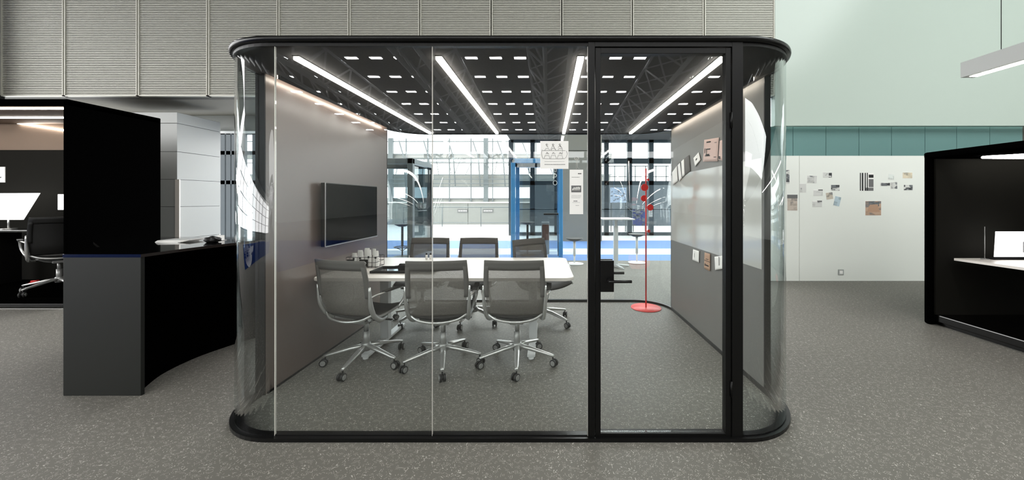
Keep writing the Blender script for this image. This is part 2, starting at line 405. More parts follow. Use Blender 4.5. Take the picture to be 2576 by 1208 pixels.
# left side below the louvers: soffit, clad core
bm = NB(); box(bm, PX(-60, YB), PX(592, YB)+.4, YB+.2, 8.4, ZL, ZL+.1); struct('ceiling_soffit', bm, M['soffit'])
bm = NB(); box(bm, -12, -5.0, 8.1, 8.4, 2.95, ZL); struct('trim_1', bm, M['cladding'])
t = thing('clad_pillar', 'white panel-clad square pillar beneath the louver wall, left of the pod', 'pillar', (-7.06, 6.8, 0))
bm = NB()
zs = [0, .65, 1.26, 1.78, 2.31, 2.85, 3.06]
for a, b_ in zip(zs, zs[1:]): box(bm, -1.6, 0, 0, .9, a+.004, b_-.004, .003)
obj('cladding', bm, M['cladding'], t)
bm = NB(); box(bm, -1.58, -.01, .01, .89, 0, 3.06); obj('joint_backing', bm, M['midink'], t)
bm = NB(); box(bm, -.02, .06, -.02, .0, 0, 1.78); obj('corner_strip', bm, M['white'], t)
# dark column far left
bm = NB(); box(bm, PX(-120, YB), PX(4, YB), YB-.3, YB+.04, 0, 7.5); struct('trim_2', bm, M['black'])

# dark posts of the left rear glazing
bm = NB()
for px in (560, 574, 588, 610, 640): x = PX(px, 11.5); box(bm, x-.07, x+.07, 11.5, 11.6, 0, 3.6)
for z in (1.95, 3.55, 2.9): box(bm, PX(540, 11.5), PX(700, 11.5), 11.5, 11.6, z-.06, z+.06)
struct('window_4', bm, M['darkmull'])
# far facade
YF = 34
bm = NB()
for x in [-34+i*2.05 for i in range(20)]: box(bm, x-.05, x+.05, YF-.12, YF, 0, 7.2)
for x in (-5.9, 3.2, -14.9, -24): box(bm, x-.25, x+.2, YF-.25, YF, 0, 7.2)
for z in (6.9, 5.7, 5.25, 4.85, 3.74, 2.6, 1.5): box(bm, -36, 6, YF-.1, YF, z-.04, z+.04)
struct('window_2', bm, M['mullion'])
bm = NB(); box(bm, -36, 6, YF+.1, YF+.2, 5.25, 5.7); box(bm, -36, 6, YF+.6, YF+.7, 2.65, 3.75); box(bm, -36, 6, YF+.1, YF+.2, 0, 1.5)
struct('wall_far_spandrel', bm, M['spandrel'])
bm = NB(); random.seed(3)
for k in range(16):
    x = -14+k*1.15; tube(bm, [(x, YF-.4, 5.2), (x+random.uniform(-.7, .9), YF-.5, 3.7)], .03, 6)
for z in (2.9, 3.3, 4.9): tube(bm, [(-20, YF-.5, z), (4, YF-.5, z)], .04, 6)
for k in range(8): tube(bm, [(-14+k*2.3, YF-.5, 6.9), (-13.4+k*2.3, YF-.9, 5.3), (-13.2+k*2.3, YF-1.0, 2.6)], .06, 6)
tag(obj('roof_bracing', bm, M['mullion']), 'thin pale steel bracing bars in front of the far glazing', 'bracing')
bm = NB(); box(bm, -36, 6, 12.5, 36, 7.3, 7.4); struct('ceiling_atrium', bm, M['ceil']) if False else bm.free()
# far barrier
t = thing('far_counter', 'long pale low counter wall across the bright far hall', 'counter', (0, 20, 0))
bm = NB()
for i in range(7): box(bm, -16+i*2.3+.01, -16+(i+1)*2.3-.01, 0, .5, 0, 1.2)
obj('front_panels', bm, M['spandrel'], t)
bm = NB(); box(bm, -16.05, .15, -.05, .55, 1.2, 1.26); obj('top', bm, M['white'], t)
for x in (PX(1151, 20), PX(1215, 20)):
    bm = NB(); box(bm, x, x+.58, -.02, 0, PZ(535, 20), PZ(526, 20)); s_ = obj('sign_plate', bm, M['midink'], t)
    bm = NB(); 
    for k in range(6): box(bm, x+.06+k*.08, x+.1+k*.08, -.03, -.02, PZ(532, 20), PZ(529, 20))
    obj('lettering', bm, M['paper'], s_)
t = thing('guard_rail', 'thin white metal guard rail on the bright floor before the far counter', 'railing', (-4.5, 18.5, 0))
bm = NB(); tube(bm, [(-3, 0, 1.0), (3, 0, 1.0)], .025, 6); tube(bm, [(-3, 0, .2), (3, 0, .2)], .02, 6); obj('rail', bm, M['mullion'], t)
for k in range(4):
    bm = NB(); tube(bm, [(-3+2*k, 0, 0), (-3+2*k, 0, 1.0)], .025, 6); obj('post', bm, M['mullion'], t)

# nearer dark facade on the right
YN = 14
xs = [1286, 1340, 1400, 1470, 1525, 1583, 1637, 1700, 1765]
bm = NB()
for px in xs: x = PX(px, YN); box(bm, x-.09, x+.09, YN-.1, YN+.1, 0, 3.72)
for (a, b_) in ((3.62, 3.72), (2.8, 3.0), (1.96, 2.12), (.0, .12), (1.0, 1.04)): box(bm, PX(1286, YN), PX(1765, YN), YN-.1, YN+.1, a, b_)
struct('window_3', bm, M['darkmull'])
bm = NB(); box(bm, -1.5, 9, 12.6, 14.2, 3.72, 3.9); struct('ceiling_canopy', bm, M['ceil'])
bm = NB(); box(bm, -1.0, 9, 19, 19.2, 0, 2.3); struct('wall_far_low', bm, mat('slate_wall', lin(96, 104, 110), .6))
bm = NB()
for k in range(10): box(bm, PX(1500, 18)+k*.55, PX(1500, 18)+k*.55+.04, 19.05, 19.1, 2.3, 3.2)
box(bm, PX(1500, 18), PX(1700, 18), 19.05, 19.1, 3.15, 3.2); box(bm, PX(1500, 18), PX(1700, 18), 19.05, 19.1, 2.6, 2.64)
tag(obj('balcony_railing', bm, M['mullion']), 'pale railing of upper level seen beyond the dark glazing', 'railing')
# posters / display boards beyond dark facade
for (a, b_, c, d, m_, lab) in ((1536, 1576, 472, 510, 'bglow', 'pale blue picture board left of the coat stand, beyond dark glazing'), (1592, 1626, 528, 568, 'navy', 'navy display board right behind the coat stand pole, beyond dark glazing')):
    mm = photo_mat(31 if m_ == 'navy' else 30, lin(190, 205, 225) if m_ != 'navy' else lin(80, 90, 140), .2 if m_ != 'navy' else .5)
    Yq = 15.5
    t = thing('display_board', lab, 'display board', (PX((a+b_)/2, Yq), Yq, 0))
    W = (b_-a)/2/FPX*Yq
    bm = NB(); box(bm, -W, W, 0, .04, PZ(d, Yq), PZ(c, Yq)); obj('board', bm, mm, t)
    for s_ in (-1, 1):
        bm = NB(); box(bm, s_*(W-.03)-.02, s_*(W-.03)+.02, .045, .085, 0, PZ(c, Yq)); obj('leg', bm, M['mullion'], t)
# grey wall right of the blue booth
bm = NB(); box(bm, PX(1412, 12), PX(1514, 12), 12, 12.2, 0, PZ(379, 12)-.01); box(bm, PX(1412, 12), PX(1514, 12), 12, 12.2, PZ(379, 12)+.01, PZ(338, 12))
struct('wall_back_grey', bm, mat('warm_grey_wall', lin(150, 147, 138), .6))

# booths behind the pod (glass phone booths)
def booth(name, label, x0, x1, y0, y1, h, m, fw=.1, solid_right=None):
    t = thing(name, label, 'booth', ((x0+x1)/2, y0, 0))
    X = (x1-x0)/2; D = y1-y0
    bm = NB()
    for sx in (-1, 1):
        for yy in (0, D-fw): box(bm, sx*X-(fw if sx > 0 else 0), sx*X+(0 if sx > 0 else fw), yy, yy+fw, 0, h, .01)
    box(bm, -X, X, 0, fw, h-fw, h, .01); box(bm, -X, X, D-fw, D, h-fw, h, .01); box(bm, -X, X, 0, fw, 0, .03)
    for sx in (-1, 1): box(bm, min(sx*X, sx*(X-fw)), max(sx*X, sx*(X-fw)), fw*.5, D-fw*.5, h-fw*.9, h-.002)
    obj('frame', bm, m, t)
    bm = NB(); box(bm, -X+.01, X-.01, .02, D-.02, h-.09, h-.01); obj('roof', bm, M['boothgrey'], t)
    bm = NB(); box(bm, -X+fw, X-fw, .04, .05, .03, h-fw); obj('front_glass', bm, M['bglass'], t)
    bm = NB(); box(bm, -X+fw, X-fw, D-.05, D-.04, .03, h-fw); obj('back_glass', bm, M['bglass'], t)
    return t
bt = booth('phone_booth', 'blue framed glass phone booth standing behind the pod', PX(1285, 8.4), PX(1416, 8.4), 8.4, 9.7, PZ(399, 8.4), M['blue'], .1)
bt2 = booth('phone_booth', 'grey framed glass booth behind the pod, left of the bright far hall', -4.7, PX(1038, 8.4), 8.4, 9.9, PZ(398, 8.4), M['jamb'], .13)
bm = NB(); box(bm, -PX(1038, 8.4)*0+(4.7+PX(1038, 8.4))/2-.04, (4.7+PX(1038, 8.4))/2-.02, .13, 1.37, .05, 2.2); obj('side_glass', bm, glass_mat('dark_glass', (.35, .40, .42, 1)), bt2)
# lettering on the blue booth glass
def word(txt, size, name, m, parent, loc, rot=(PI/2, 0, 0), ex=.002, align='CENTER'):
    cu = bpy.data.curves.new('txt', 'FONT'); cu.body = txt; cu.size = size; cu.extrude = ex; cu.align_x = align; cu.align_y = 'CENTER'; cu.resolution_u = 4
    tmp = bpy.data.objects.new('txt', cu); C.objects.link(tmp)
    dg = bpy.context.evaluated_depsgraph_get(); me = bpy.data.meshes.new_from_object(tmp.evaluated_get(dg))
    bpy.data.objects.remove(tmp); bpy.data.curves.remove(cu)
    me.materials.clear(); me.materials.append(m)
    o = bpy.data.objects.new(name, me); C.objects.link(o); o.location = loc; o.rotation_euler = rot
    if parent: o.parent = parent
    return o
bx0 = (PX(1285, 8.4)+PX(1416, 8.4))/2
bm = NB(); tube(bm, [(PX(1396.5, 8.4)-bx0+.045*math.cos(a*PI/10), .03, PZ(460, 8.4)+.05*math.sin(a*PI/10)) for a in range(20)], .007, 6, closed=True); obj('lettering', bm, M['whitemetal'], bt)
word('p', .19, 'lettering', M['whitemetal'], bt, (PX(1396.5, 8.4)-bx0, .03, PZ(440, 8.4)), (PI/2, 0, 0))
word('u', .16, 'lettering', M['whitemetal'], bt, (PX(1396.5, 8.4)-bx0, .03, PZ(427, 8.4)), (PI/2, 0, 0))

# stools and tables outside
def stool(label, x, y, h, seatm, stemm, basem, ring=False, tilt=0):
    t = thing('stool', label, 'stool', (x, y, 0), 0)
    bm = NB(); lathe(bm, [(0, .0), (.19, 0), (.2, .012), (.12, .022), (.035, .035), (0, .035)]); obj('base', bm, basem, t)
    bm = NB(); cyl(bm, 0, 0, .03, h*.35, .018, n=12); cyl(bm, 0, 0, h*.33, h-.05, .028, n=12); obj('column', bm, stemm, t)
    bm = NB(); lathe(bm, [(0, h-.06), (.08, h-.05), (.17, h-.01), (.19, h+.01), (.17, h+.012), (0, h-.015)])
    bmesh.ops.transform(bm, matrix=Matrix.Translation((0, 0, h)) @ Matrix.Rotation(tilt, 4, 'Y') @ Matrix.Translation((0, 0, -h)), verts=bm.verts[:])
    obj('seat', bm, seatm, t)
    if ring:
        bm = NB(); tube(bm, [(-.02+.17*math.cos(a*PI/12), .17*math.sin(a*PI/12), h*.3) for a in range(24)], .011, 6, closed=True)
        for a in (0, PI): tube(bm, [(.02*math.cos(a), 0, h*.2), (-.02+.17*math.cos(a), 0, h*.3)], .009, 6)
        obj('footrest', bm, stemm, t)
    return t
stool('dark bar stool with foot ring seen behind the left booth doorway', PX(1012, 8.75), 8.75, .79, M['stoolseat'], M['stoolseat'], M['stoolseat'], True)
stool('white-stemmed stool with dark seat and round white base, right of blue booth', PX(1445, 7.75), 7.75, .55, M['stoolseat'], M['whitemetal'], M['whitemetal'])
stool('white-stemmed stool with grey seat, left behind the coat stand', PX(1602, 7.9), 7.9, .63, M['stoolseat'], M['whitemetal'], M['whitemetal'])
stool('dark bucket stool standing inside the blue booth', PX(1327, 9.0), 9.0, .82, M['stoolseat'], M['black'], M['black'])
t = thing('wall_shelf', 'small dark shelf desk fixed inside the blue booth', 'shelf', (PX(1388, 8.9), 8.9, 0))
bm = NB(); box(bm, -.2, .2, -.2, .2, 1.02, 1.06, .01); obj('shelf_board', bm, M['black'], t)
bm = NB(); prism(bm, [(.15, -.02), (.19, -.02), (.19, .02), (.15, .02)], .0, 1.02); obj('bracket', bm, M['black'], t)
t = thing('standing_table', 'white high standing table seen past the door handle', 'table', (PX(1549, 7.4), 7.4, 0))
bm = NB(); tw = .36; box(bm, -.3, .33, -.3, .3, PZ(549, 7.4)-.025, PZ(549, 7.4), .008); obj('tabletop', bm, M['whitemetal'], t)
bm = NB(); box(bm, -.045, .045, -.035, .035, .03, PZ(549, 7.4)-.16, .005); box(bm, -.03, .03, -.02, .02, .8, PZ(549, 7.4)-.025); obj('column', bm, M['whitemetal'], t)
for a in (0.3, 1.9, 3.5, 5.1):
    bm = NB(); tube(bm, [(.03*math.cos(a), .03*math.sin(a), .05), (.3*math.cos(a), .3*math.sin(a), .018)], [.022, .015], 8); obj('foot', bm, M['whitemetal'], t)
t = thing('side_cabinet', 'brown wood tall box standing inside the blue booth', 'box', (PX(1372, 9.2), 9.2, 0))
bm = NB(); box(bm, -.1, .1, -.05, .05, .0, .82, .01); obj('body', bm, M['cladding'], t)
bm = NB(); box(bm, -.08, .09, -.06, -.05, .36, .76, .004); obj('door', bm, M['brown'], t)

# hall ceiling lights (seen mirrored in the front glass) and trusses
rows = ['first', 'second', 'third', 'fourth', 'fifth', 'sixth', 'seventh']
grp = ['far left', 'left', 'centre', 'right', 'far right']
bm = NB(); box(bm, -.29, .29, -.12, .12, -.02, 0, .006); lp = obj('ceiling_light', bm, M['hallled'])
bm = NB(); box(bm, -.31, .31, -.14, .14, 0, .05); hs = obj('housing', bm, M['truss'], lp)
first = True
for r in range(7):
    Zv = 17.55+2.27*r; y = 4.12-Zv
    for g in range(5):
        for k in (-1, 0, 1):
            o = lp if first else copy_tree(lp); first = False
            o.location = (-14.4+5.9*g+1.2*k, y, zc(y)-.05); o.rotation_euler = (0, 0, 0)
            tag(o, 'lit ceiling panel mirrored in front glass, row %s down, %s trio, its %s' % (rows[r], grp[g], {-1: 'left', 0: 'middle', 1: 'right'}[k]), 'ceiling light', 'hall ceiling lights mirrored in the glass')
def truss(x, label):
    t = thing('roof_truss', label, 'truss', (x, -22, zc(-22)), 0, 'steel roof trusses mirrored in the glass')
    sl = .0647
    def P(dx, y, dz): return (dx, y, dz+sl*y)
    bm = NB()
    for dx in (-1.3, 1.3): tube(bm, [P(dx, -13, -.25), P(dx, 14, -.25)], .07, 6)
    for dx in (-.5, .5): tube(bm, [P(dx, -13, -1.5), P(dx, 14, -1.5)], .10, 6)
    obj('chords', bm, M['truss'], t)
    bm = NB(); n = 13
    for i in range(n):
        y0 = -13+i*27/n; y1 = y0+27/n; ym = (y0+y1)/2
        for s_ in (-1, 1):
            tube(bm, [P(1.3*s_, y0, -.25), P(.5*s_, ym, -1.5)], .045, 5); tube(bm, [P(.5*s_, ym, -1.5), P(1.3*s_, y1, -.25)], .045, 5)
        tube(bm, [P(-1.3, y0, -.25), P(1.3, y1, -.25)], .035, 5); tube(bm, [P(-.5, y0, -1.5), P(.5, y1, -1.5)], .035, 5)
    obj('braces', bm, M['truss'], t)
for x, l in ((-11.45, 'grey steel roof truss mirrored at far left of pod glass'), (-5.55, 'grey steel roof truss mirrored left of centre in pod glass'), (.35, 'grey steel roof truss mirrored right of centre in pod glass'), (6.25, 'grey steel roof truss mirrored in the glass door')):
    truss(x, l)

# ------------------------------------------------------------------ the pod
PX0, PX1, PY0, PY1, PR = -2.10, 1.615, 2.06, 4.95, .47
def outline(inset, n=16, seg=None):
    r = PR-inset; pts = []
    for (cx, cy, a0) in ((PX0+PR, PY0+PR, PI), (PX1-PR, PY0+PR, 1.5*PI), (PX1-PR, PY1-PR, 0), (PX0+PR, PY1-PR, .5*PI)):
        for k in range(n+1):
            a = a0+PI/2*k/n; pts.append((cx+r*math.cos(a), cy+r*math.sin(a)))
    return pts
def ring(bm, i0, i1, z0, z1):
    o_, i_ = outline(i0), outline(i1); n = len(o_)
    A = [[bm.verts.new((p[0], p[1], z)) for p in q] for q, z in ((o_, z0), (o_, z1), (i_, z1), (i_, z0))]
    for k in range(4):
        P_, Q = A[k], A[(k+1) % 4]
        for j in range(n):
            f = bm.faces.new((P_[j], P_[(j+1) % n], Q[(j+1) % n], Q[j]))
pod = thing('meeting_pod', 'black-framed glass meeting pod with rounded corners in the middle of the hall', 'meeting pod', (0, 0, 0))
bm = NB(); ring(bm, 0, .026, 0, .022); ring(bm, .024, .06, 0, .028); o = obj('base_rail', bm, M['lip'], pod)
bm = NB()
prof = [(.0, 2.318), (-.004, 2.33), (-.002, 2.342), (.012, 2.35), (.03, 2.352), (.06, 2.352), (.06, 2.312), (.012, 2.312)]
RG = []
for ins, z in prof: RG.append([bm.verts.new((p[0], p[1], z)) for p in outline(ins+.0)])
for k in range(len(RG)):
    A, B = RG[k], RG[(k+1) % len(RG)]; n = len(A)
    for j in range(n): f = bm.faces.new((A[j], A[(j+1) % n], B[(j+1) % n], B[j])); f.smooth = True
obj('roof_rim', bm, M['lip'], pod)
bm = NB(); ring(bm, .018, .05, 2.292, 2.314); obj('header_rail', bm, M['blackframe'], pod)
bm = NB(); prism(bm, outline(.055), 2.325, 2.35); obj('roof', bm, M['black'], pod)
bm = NB(); prism(bm, outline(.05), 2.304, 2.324); obj('ceiling_panel', bm, M['podceil'], pod)
GI = .030
def glass_path(inset, sel, n=16):
    """sel: list of outline points"""
    r = PR-inset
    def arc(cx, cy, a0, a1): return [(cx+r*math.cos(a0+(a1-a0)*k/n), cy+r*math.sin(a0+(a1-a0)*k/n)) for k in range(n+1)]
    return {'fl': [(PX0+inset, 2.555)]+arc(PX0+PR, PY0+PR, PI, 1.5*PI)+[(-1.598, PY0+inset)],
            'fr': [(1.127, PY0+inset)]+arc(PX1-PR, PY0+PR, 1.5*PI, 2*PI)+[(PX1-inset, 2.60)],
            'bl': [(PX0+inset, 4.47)]+arc(PX0+PR, PY1-PR, PI, .5*PI)+[(-1.45, PY1-inset)],
            'br': [(.9, PY1-inset)]+arc(PX1-PR, PY1-PR, .5*PI, 0)+[(PX1-inset, 4.56)]}[sel]
def wall_strip(bm, inner, outer, z0, z1):
    n = len(inner); A = [[bm.verts.new((p[0], p[1], z)) for p in q] for q, z in ((outer, z0), (outer, z1), (inner, z1), (inner, z0))]
    for k in range(4):
        P_, Q = A[k], A[(k+1) % 4]
        for j in range(n-1):
            f = bm.faces.new((P_[j], P_[j+1], Q[j+1], Q[j])); f.smooth = k in (0, 2)
    bm.faces.new([a[0] for a in A]); bm.faces.new([a[-1] for a in A][::-1])
GZ0, GZ1 = .022, 2.296
for sel in ('fl', 'fr', 'bl', 'br'):
    bm = NB(); wall_strip(bm, glass_path(GI+.006, sel), glass_path(GI-.006, sel), GZ0, GZ1)
    o = obj('curved_glass', bm, M['cglass'], pod)
for (x0, x1) in ((-1.594, -.68), (-.676, .226)):
    bm = NB(); box(bm, x0, x1, PY0+GI-.006, PY0+GI+.006, GZ0, GZ1); obj('front_glass', bm, M['glass'], pod)
for (x0, x1) in ((-1.446, -.30), (-.296, .896)):
    bm = NB(); box(bm, x0, x1, PY1-GI-.006, PY1-GI+.006, GZ0, GZ1); obj('back_glass', bm, M['glass'], pod)
for x in (-1.596, -.678, .2275):
    bm = NB(); box(bm, x-.0011, x+.0011, PY0+GI-.0065, PY0+GI+.0065, GZ0, GZ1); obj('glass_joint', bm, M['glassedge'], pod)
# side walls
bm = NB(); box(bm, -2.09, -2.03, 2.565, 4.49, .0, 2.31); lw = obj('side_wall', bm, M['wallgrey'], pod)
bm = NB(); box(bm, -2.095, -2.028, 2.555, 2.565, .0, 2.31); box(bm, -2.095, -2.028, 4.49, 4.50, .0, 2.31); obj('edge_trim', bm, M['blackframe'], lw)
bm = NB(); box(bm, 1.57, 1.61, 2.607, 4.58, .0, 2.31); rw = obj('side_wall', bm, M['wallgrey2'], pod)
bm = NB(); box(bm, 1.568, 1.612, 2.597, 2.607, .0, 2.31); box(bm, 1.568, 1.612, 4.58, 4.59, .0, 2.31); obj('edge_trim', bm, M['blackframe'], rw)
bm = NB(); box(bm, 1.566, 1.57, 2.63, 4.575, .885, 1.705); obj('whiteboard', bm, M['board'], rw); rw.children[-1]['label'] = 'glossy white writable band'
bm = NB(); box(bm, 1.56, 1.57, 2.61, 4.58, 0.0, .012); obj('skirting', bm, M['black'], rw)
bm = NB(); box(bm, -2.03, -2.02, 2.58, 4.48, 0.0, .012); obj('skirting', bm, M['black'], lw)
# wall washers
for (xa, xb, xe, ya, yb) in ((-1.968, -1.961, -1, 2.6, 4.45), (1.505, 1.512, 1, 2.64, 4.55)):
    bm = NB(); box(bm, xa, xb, ya, yb, 2.276, 2.304); h = obj('wall_light_profile', bm, M['black'], pod)
    bm = NB()
    if xe < 0: box(bm, xa-.004, xa, ya, yb, 2.279, 2.303)
    else: box(bm, xb, xb+.004, ya, yb, 2.279, 2.303)
    obj('light_strip', bm, M['ledwash'], h)
# LED strips
for x in (-1.588, -.692, .203, 1.098):
    bm = NB(); box(bm, x-.019, x+.019, 2.25, 4.80, 2.279, 2.300, .004); o = obj('light_strip', bm, M['led'], pod)
    bm = NB(); box(bm, x-.022, x+.022, 2.245, 4.805, 2.298, 2.305); obj('profile', bm, M['silver'], o)
# posts and door
def fy(a, b_): return (PY0+a, PY0+b_)
y0, y1 = fy(.012, .072)
bm = NB(); box(bm, .2295, .268, y0, y1, .0, 2.314, .002); obj('door_post', bm, M['blackframe'], pod)
bm = NB(); box(bm, 1.064, 1.127, y0, y1, .0, 2.314, .002); obj('door_post', bm, M['blackframe'], pod)
bm = NB(); box(bm, .268, 1.064, y0, y1, 2.285, 2.314, .002); obj('door_lintel', bm, M['blackframe'], pod)
door = thing('glass_door', '', ''); del door['label']; del door['category']; door.parent = pod; door.location = (.27, 0, 0)
W = 1.062-.27
bm = NB()
ya, yb = fy(.018, .062)
for (a, b_) in ((.002, .033), (W-.033, W-.002)): box(bm, a, b_, ya, yb, .012, 2.282, .002)
box(bm, .033, W-.033, ya, yb, 2.248, 2.282, .002); box(bm, .033, W-.033, ya, yb, .012, .04, .002)
df = obj('door_frame', bm, M['blackframe'], door)
bm = NB(); box(bm, .033, W-.033, ya+.015, ya+.027, .04, 2.248); obj('door_pane', bm, M['glass'], door)
bm = NB(); box(bm, .03, .108, ya-.012, ya+.004, .865, 1.047, .002); lk = obj('lock_case', bm, M['lip'], door)
bm = NB(); tube(bm, [(.075, ya-.012, .935), (.075, ya-.055, .935)], .009, 10); tube(bm, [(.07, ya-.055, .935), (.2, ya-.055, .935)], .0085, 10); obj('lever_handle', bm, M['lip'], lk)
bm = NB(); box(bm, .03, .108, ya+.036, ya+.05, .865, 1.047, .002); lk2 = obj('lock_case', bm, M['lip'], door)
bm = NB(); tube(bm, [(.075, ya+.04, .952), (.075, ya+.10, .952)], .009, 10); tube(bm, [(.07, ya+.10, .952), (.19, ya+.10, .952)], .0085, 10); obj('lever_handle', bm, M['lip'], lk2)
for z in (1.86, .3):
    bm = NB(); tube(bm, [(W-.002, ya-.004, z-.045), (W-.002, ya-.004, z+.045)], .007, 8); obj('hinge', bm, M['blackframe'], door)

# notices on the front glass
YG = PY0+GI-.0065
def gx(px): return PX(px, YG)
def gz(py): return PZ(py, YG)
t = thing('paper_notice', 'square white notice with line drawing of tables, taped on front glass', 'notice', (0, 0, 0))
bm = NB(); box(bm, gx(1359), gx(1430), YG-.001, YG, gz(425), gz(355)); obj('sheet', bm, M['paper'], t)
bm = NB()
def stroke(pts, r=.0007): tube(bm, [(gx(a), YG-.0016, gz(b_)) for a, b_ in pts], r, 4)
stroke([(1364, 377), (1362, 385), (1364, 394), (1366, 399)]); stroke([(1425, 380), (1427, 388), (1424, 396), (1419, 400)])
stroke([(1365, 379), (1400, 379)]); stroke([(1400, 379), (1422, 379)]); stroke([(1365, 399), (1395, 400), (1419, 399)])
for x in (1376, 1392, 1409):
    stroke([(x-6, 379), (x-3, 374), (x+4, 374), (x+7, 379)]); stroke([(x-3, 363), (x, 368), (x+3, 371)]); stroke([(x-1, 362), (x+2, 364), (x, 367), (x-2, 364), (x-1, 362)])
    stroke([(x-7, 399), (x-5, 391), (x+5, 391), (x+7, 399)]); stroke([(x-3, 388), (x, 383), (x+5, 388)]); stroke([(x-1, 385), (x+2, 387)])
stroke([(1385, 377), (1391, 366), (1397, 377)]); stroke([(1404, 371), (1409, 366), (1415, 374)])
stroke([(1415, 381), (1414, 388)])
obj('drawing', bm, M['ink'], t)
bm = NB(); random.seed(5)
for (y, a, b_, h) in ((406.5, 1370, 1420, .6), (414, 1370, 1422, 1.6)):
    x = a
    while x < b_:
        wv = random.uniform(.8, 3); box(bm, gx(x), gx(min(x+wv, b_)), YG-.0014, YG-.001, gz(y+h*.5), gz(y-h*.5)); x += wv+.6
obj('text_lines', bm, M['midink'], t)
t = thing('paper_notice', 'tall narrow white notice with small picture, taped on glass beside the door', 'notice', (0, 0, 0))
bm = NB(); box(bm, gx(1433), gx(1467), YG-.001, YG, gz(539), gz(427)); obj('sheet', bm, M['paper'], t)
bm = NB(); box(bm, gx(1437), gx(1462), YG-.0014, YG-.001, gz(484), gz(467)); pic = obj('picture', bm, M['midink'], t)
bm = NB(); 
for k in range(7): tube(bm, [(gx(1440+k*2.9), YG-.0018, gz(480)), (gx(1441+k*2.9), YG-.0018, gz(471+random.uniform(-1, 4)))], .0022, 5)
obj('figures', bm, M['paper'], pic)
bm = NB()
def tl(y, a, b_, h):
    x = a
    while x < b_:
        wv = random.uniform(.8, 3); box(bm, gx(x), gx(min(x+wv, b_)), YG-.0014, YG-.001, gz(y+h*.5), gz(y-h*.5)); x += wv+.5
tl(437, 1454, 1463, 2.4); obj('heading_mark', bm, M['ink'], t)
bm = NB(); tl(446, 1438, 1458, 1.0); tl(492, 1438, 1462, .6); tl(495, 1437, 1462, .6); tl(498, 1437, 1460, .6); tl(506, 1443, 1452, 2.4); tl(509.5, 1440, 1459, .6); tl(517, 1448, 1457, .8)
obj('text_lines', bm, M['midink'], t)
# small lamp drawing sticker
bm = NB()
stroke([(1445, 400), (1446, 397), (1450, 395), (1455, 397), (1456, 400), (1453, 402), (1448, 402), (1445, 400)], .0012)
stroke([(1448, 399), (1453, 399)], .0012); stroke([(1450, 402), (1450, 426)], .0007); stroke([(1453, 402), (1453, 422), (1458, 425)], .0005)
tag(obj('glass_sticker', bm, M['glassedge']), 'white outline sticker of a lamp on the glass above the narrow notice', 'sticker')

# papers on the whiteboard wall
XW = 1.566
def wallpaper_pt(px, py, x=XW):
    Z = x*FPX/(px-CX); return (Z, EYE-(py-CY)*Z/FPX)
def wpaper(quad, m, label, marks=None, cat='paper sheet', off=0, x=1.5645):
    pts = [wallpaper_pt(a, b_, x) for a, b_ in quad]
    cy = sum(p[0] for p in pts)/4; cz = sum(p[1] for p in pts)/4
    t = thing('paper_sheet', label, cat, (x-off, cy, cz), 0, 'papers stuck on the pod side wall')
    bm = NB()
    nu = 6
    def fn(u, v):
        a = (1-v)*Vector(pts[0])+v*Vector(pts[1]) if False else None
        top = Vector(pts[0]).lerp(Vector(pts[1]), u); bot = Vector(pts[3]).lerp(Vector(pts[2]), u); p = top.lerp(bot, v)
        return (-.002-.004*v*abs(math.sin(u*PI+.4)), p.x-cy, p.y-cz)
    grid(bm, fn, nu, 6); obj('sheet', bm, m, t, solid=.0008)
    if marks:
        bm = NB()
        for (u0, u1, v0, v1) in marks:
            q = []
            for u, v in ((u0, v0), (u1, v0), (u1, v1), (u0, v1)):
                a = fn(u, v); q.append(bm.verts.new((a[0]-.0025, a[1], a[2])))
            bm.faces.new(q)
        obj('print_marks', bm, M['ink'], t, solid=.0006)
    return t
wpaper([(1691, 434), (1703, 417), (1706, 455), (1694, 466)], M['paper'], 'tilted white sheet at far left of the cluster on pod side wall', x=1.561)
wpaper([(1705, 416), (1713, 407), (1718, 445), (1709, 458)], M['paper'], 'tilted white sheet second in the cluster on pod side wall', [(.8, .95, 0, 1)], x=1.561)
wpaper([(1713, 407), (1721, 400), (1723, 440), (1716, 448)], M['paper'], 'small tilted sheet with dark edge, right in the cluster on pod side wall', [(.0, .1, 0, 1)], x=1.561)
wpaper([(1704, 412), (1734, 390), (1737, 431), (1706, 455)], M['greypaper'], 'large grey sheet behind the three tilted white ones on pod side wall', x=1.5655)
wpaper([(1745, 398), (1758, 383), (1763, 402), (1749, 420)], M['paper'], 'small diamond-tilted white note between grey sheet and pink poster', [(.35, .6, .4, .55)])
wpaper([(1772, 352), (1809, 346), (1806, 406), (1769, 407)], M['pinkpaper'], 'large pale pink poster with black drawings high on pod side wall',
       [(.2, .5, .1, .16), (.1, .14, .4, .62), (.2, .5, .42, .47), (.2, .45, .66, .72), (.15, .5, .72, .76), (.22, .26, .42, .7), (.75, .9, .18, .2), (.75, .9, .8, .83)])
wpaper([(1811, 354), (1823, 351), (1822, 405), (1808, 402)], M['pinkpaper'], 'narrow pink sheet partly behind the door frame, beside large poster', [(.1, .4, .8, .95)])
wpaper([(1744, 627), (1759, 632), (1759, 661), (1743, 654)], M['paper'], 'white note below the whiteboard band, left of three', [(.3, .33, .3, .7)])
wpaper([(1773, 635), (1787, 639), (1787, 683), (1772, 675)], M['tanpaper'], 'tan upright card below the whiteboard band, middle of three', [(0, 1, .46, .49), (.15, .3, .66, .8), (.35, .8, .7, .78), (.3, .75, .35, .38)])
wpaper([(1798, 646), (1821, 643), (1822, 676), (1800, 680)], M['paper'], 'white note with thin line below whiteboard band, right of three', [(.5, .55, .05, .7)])

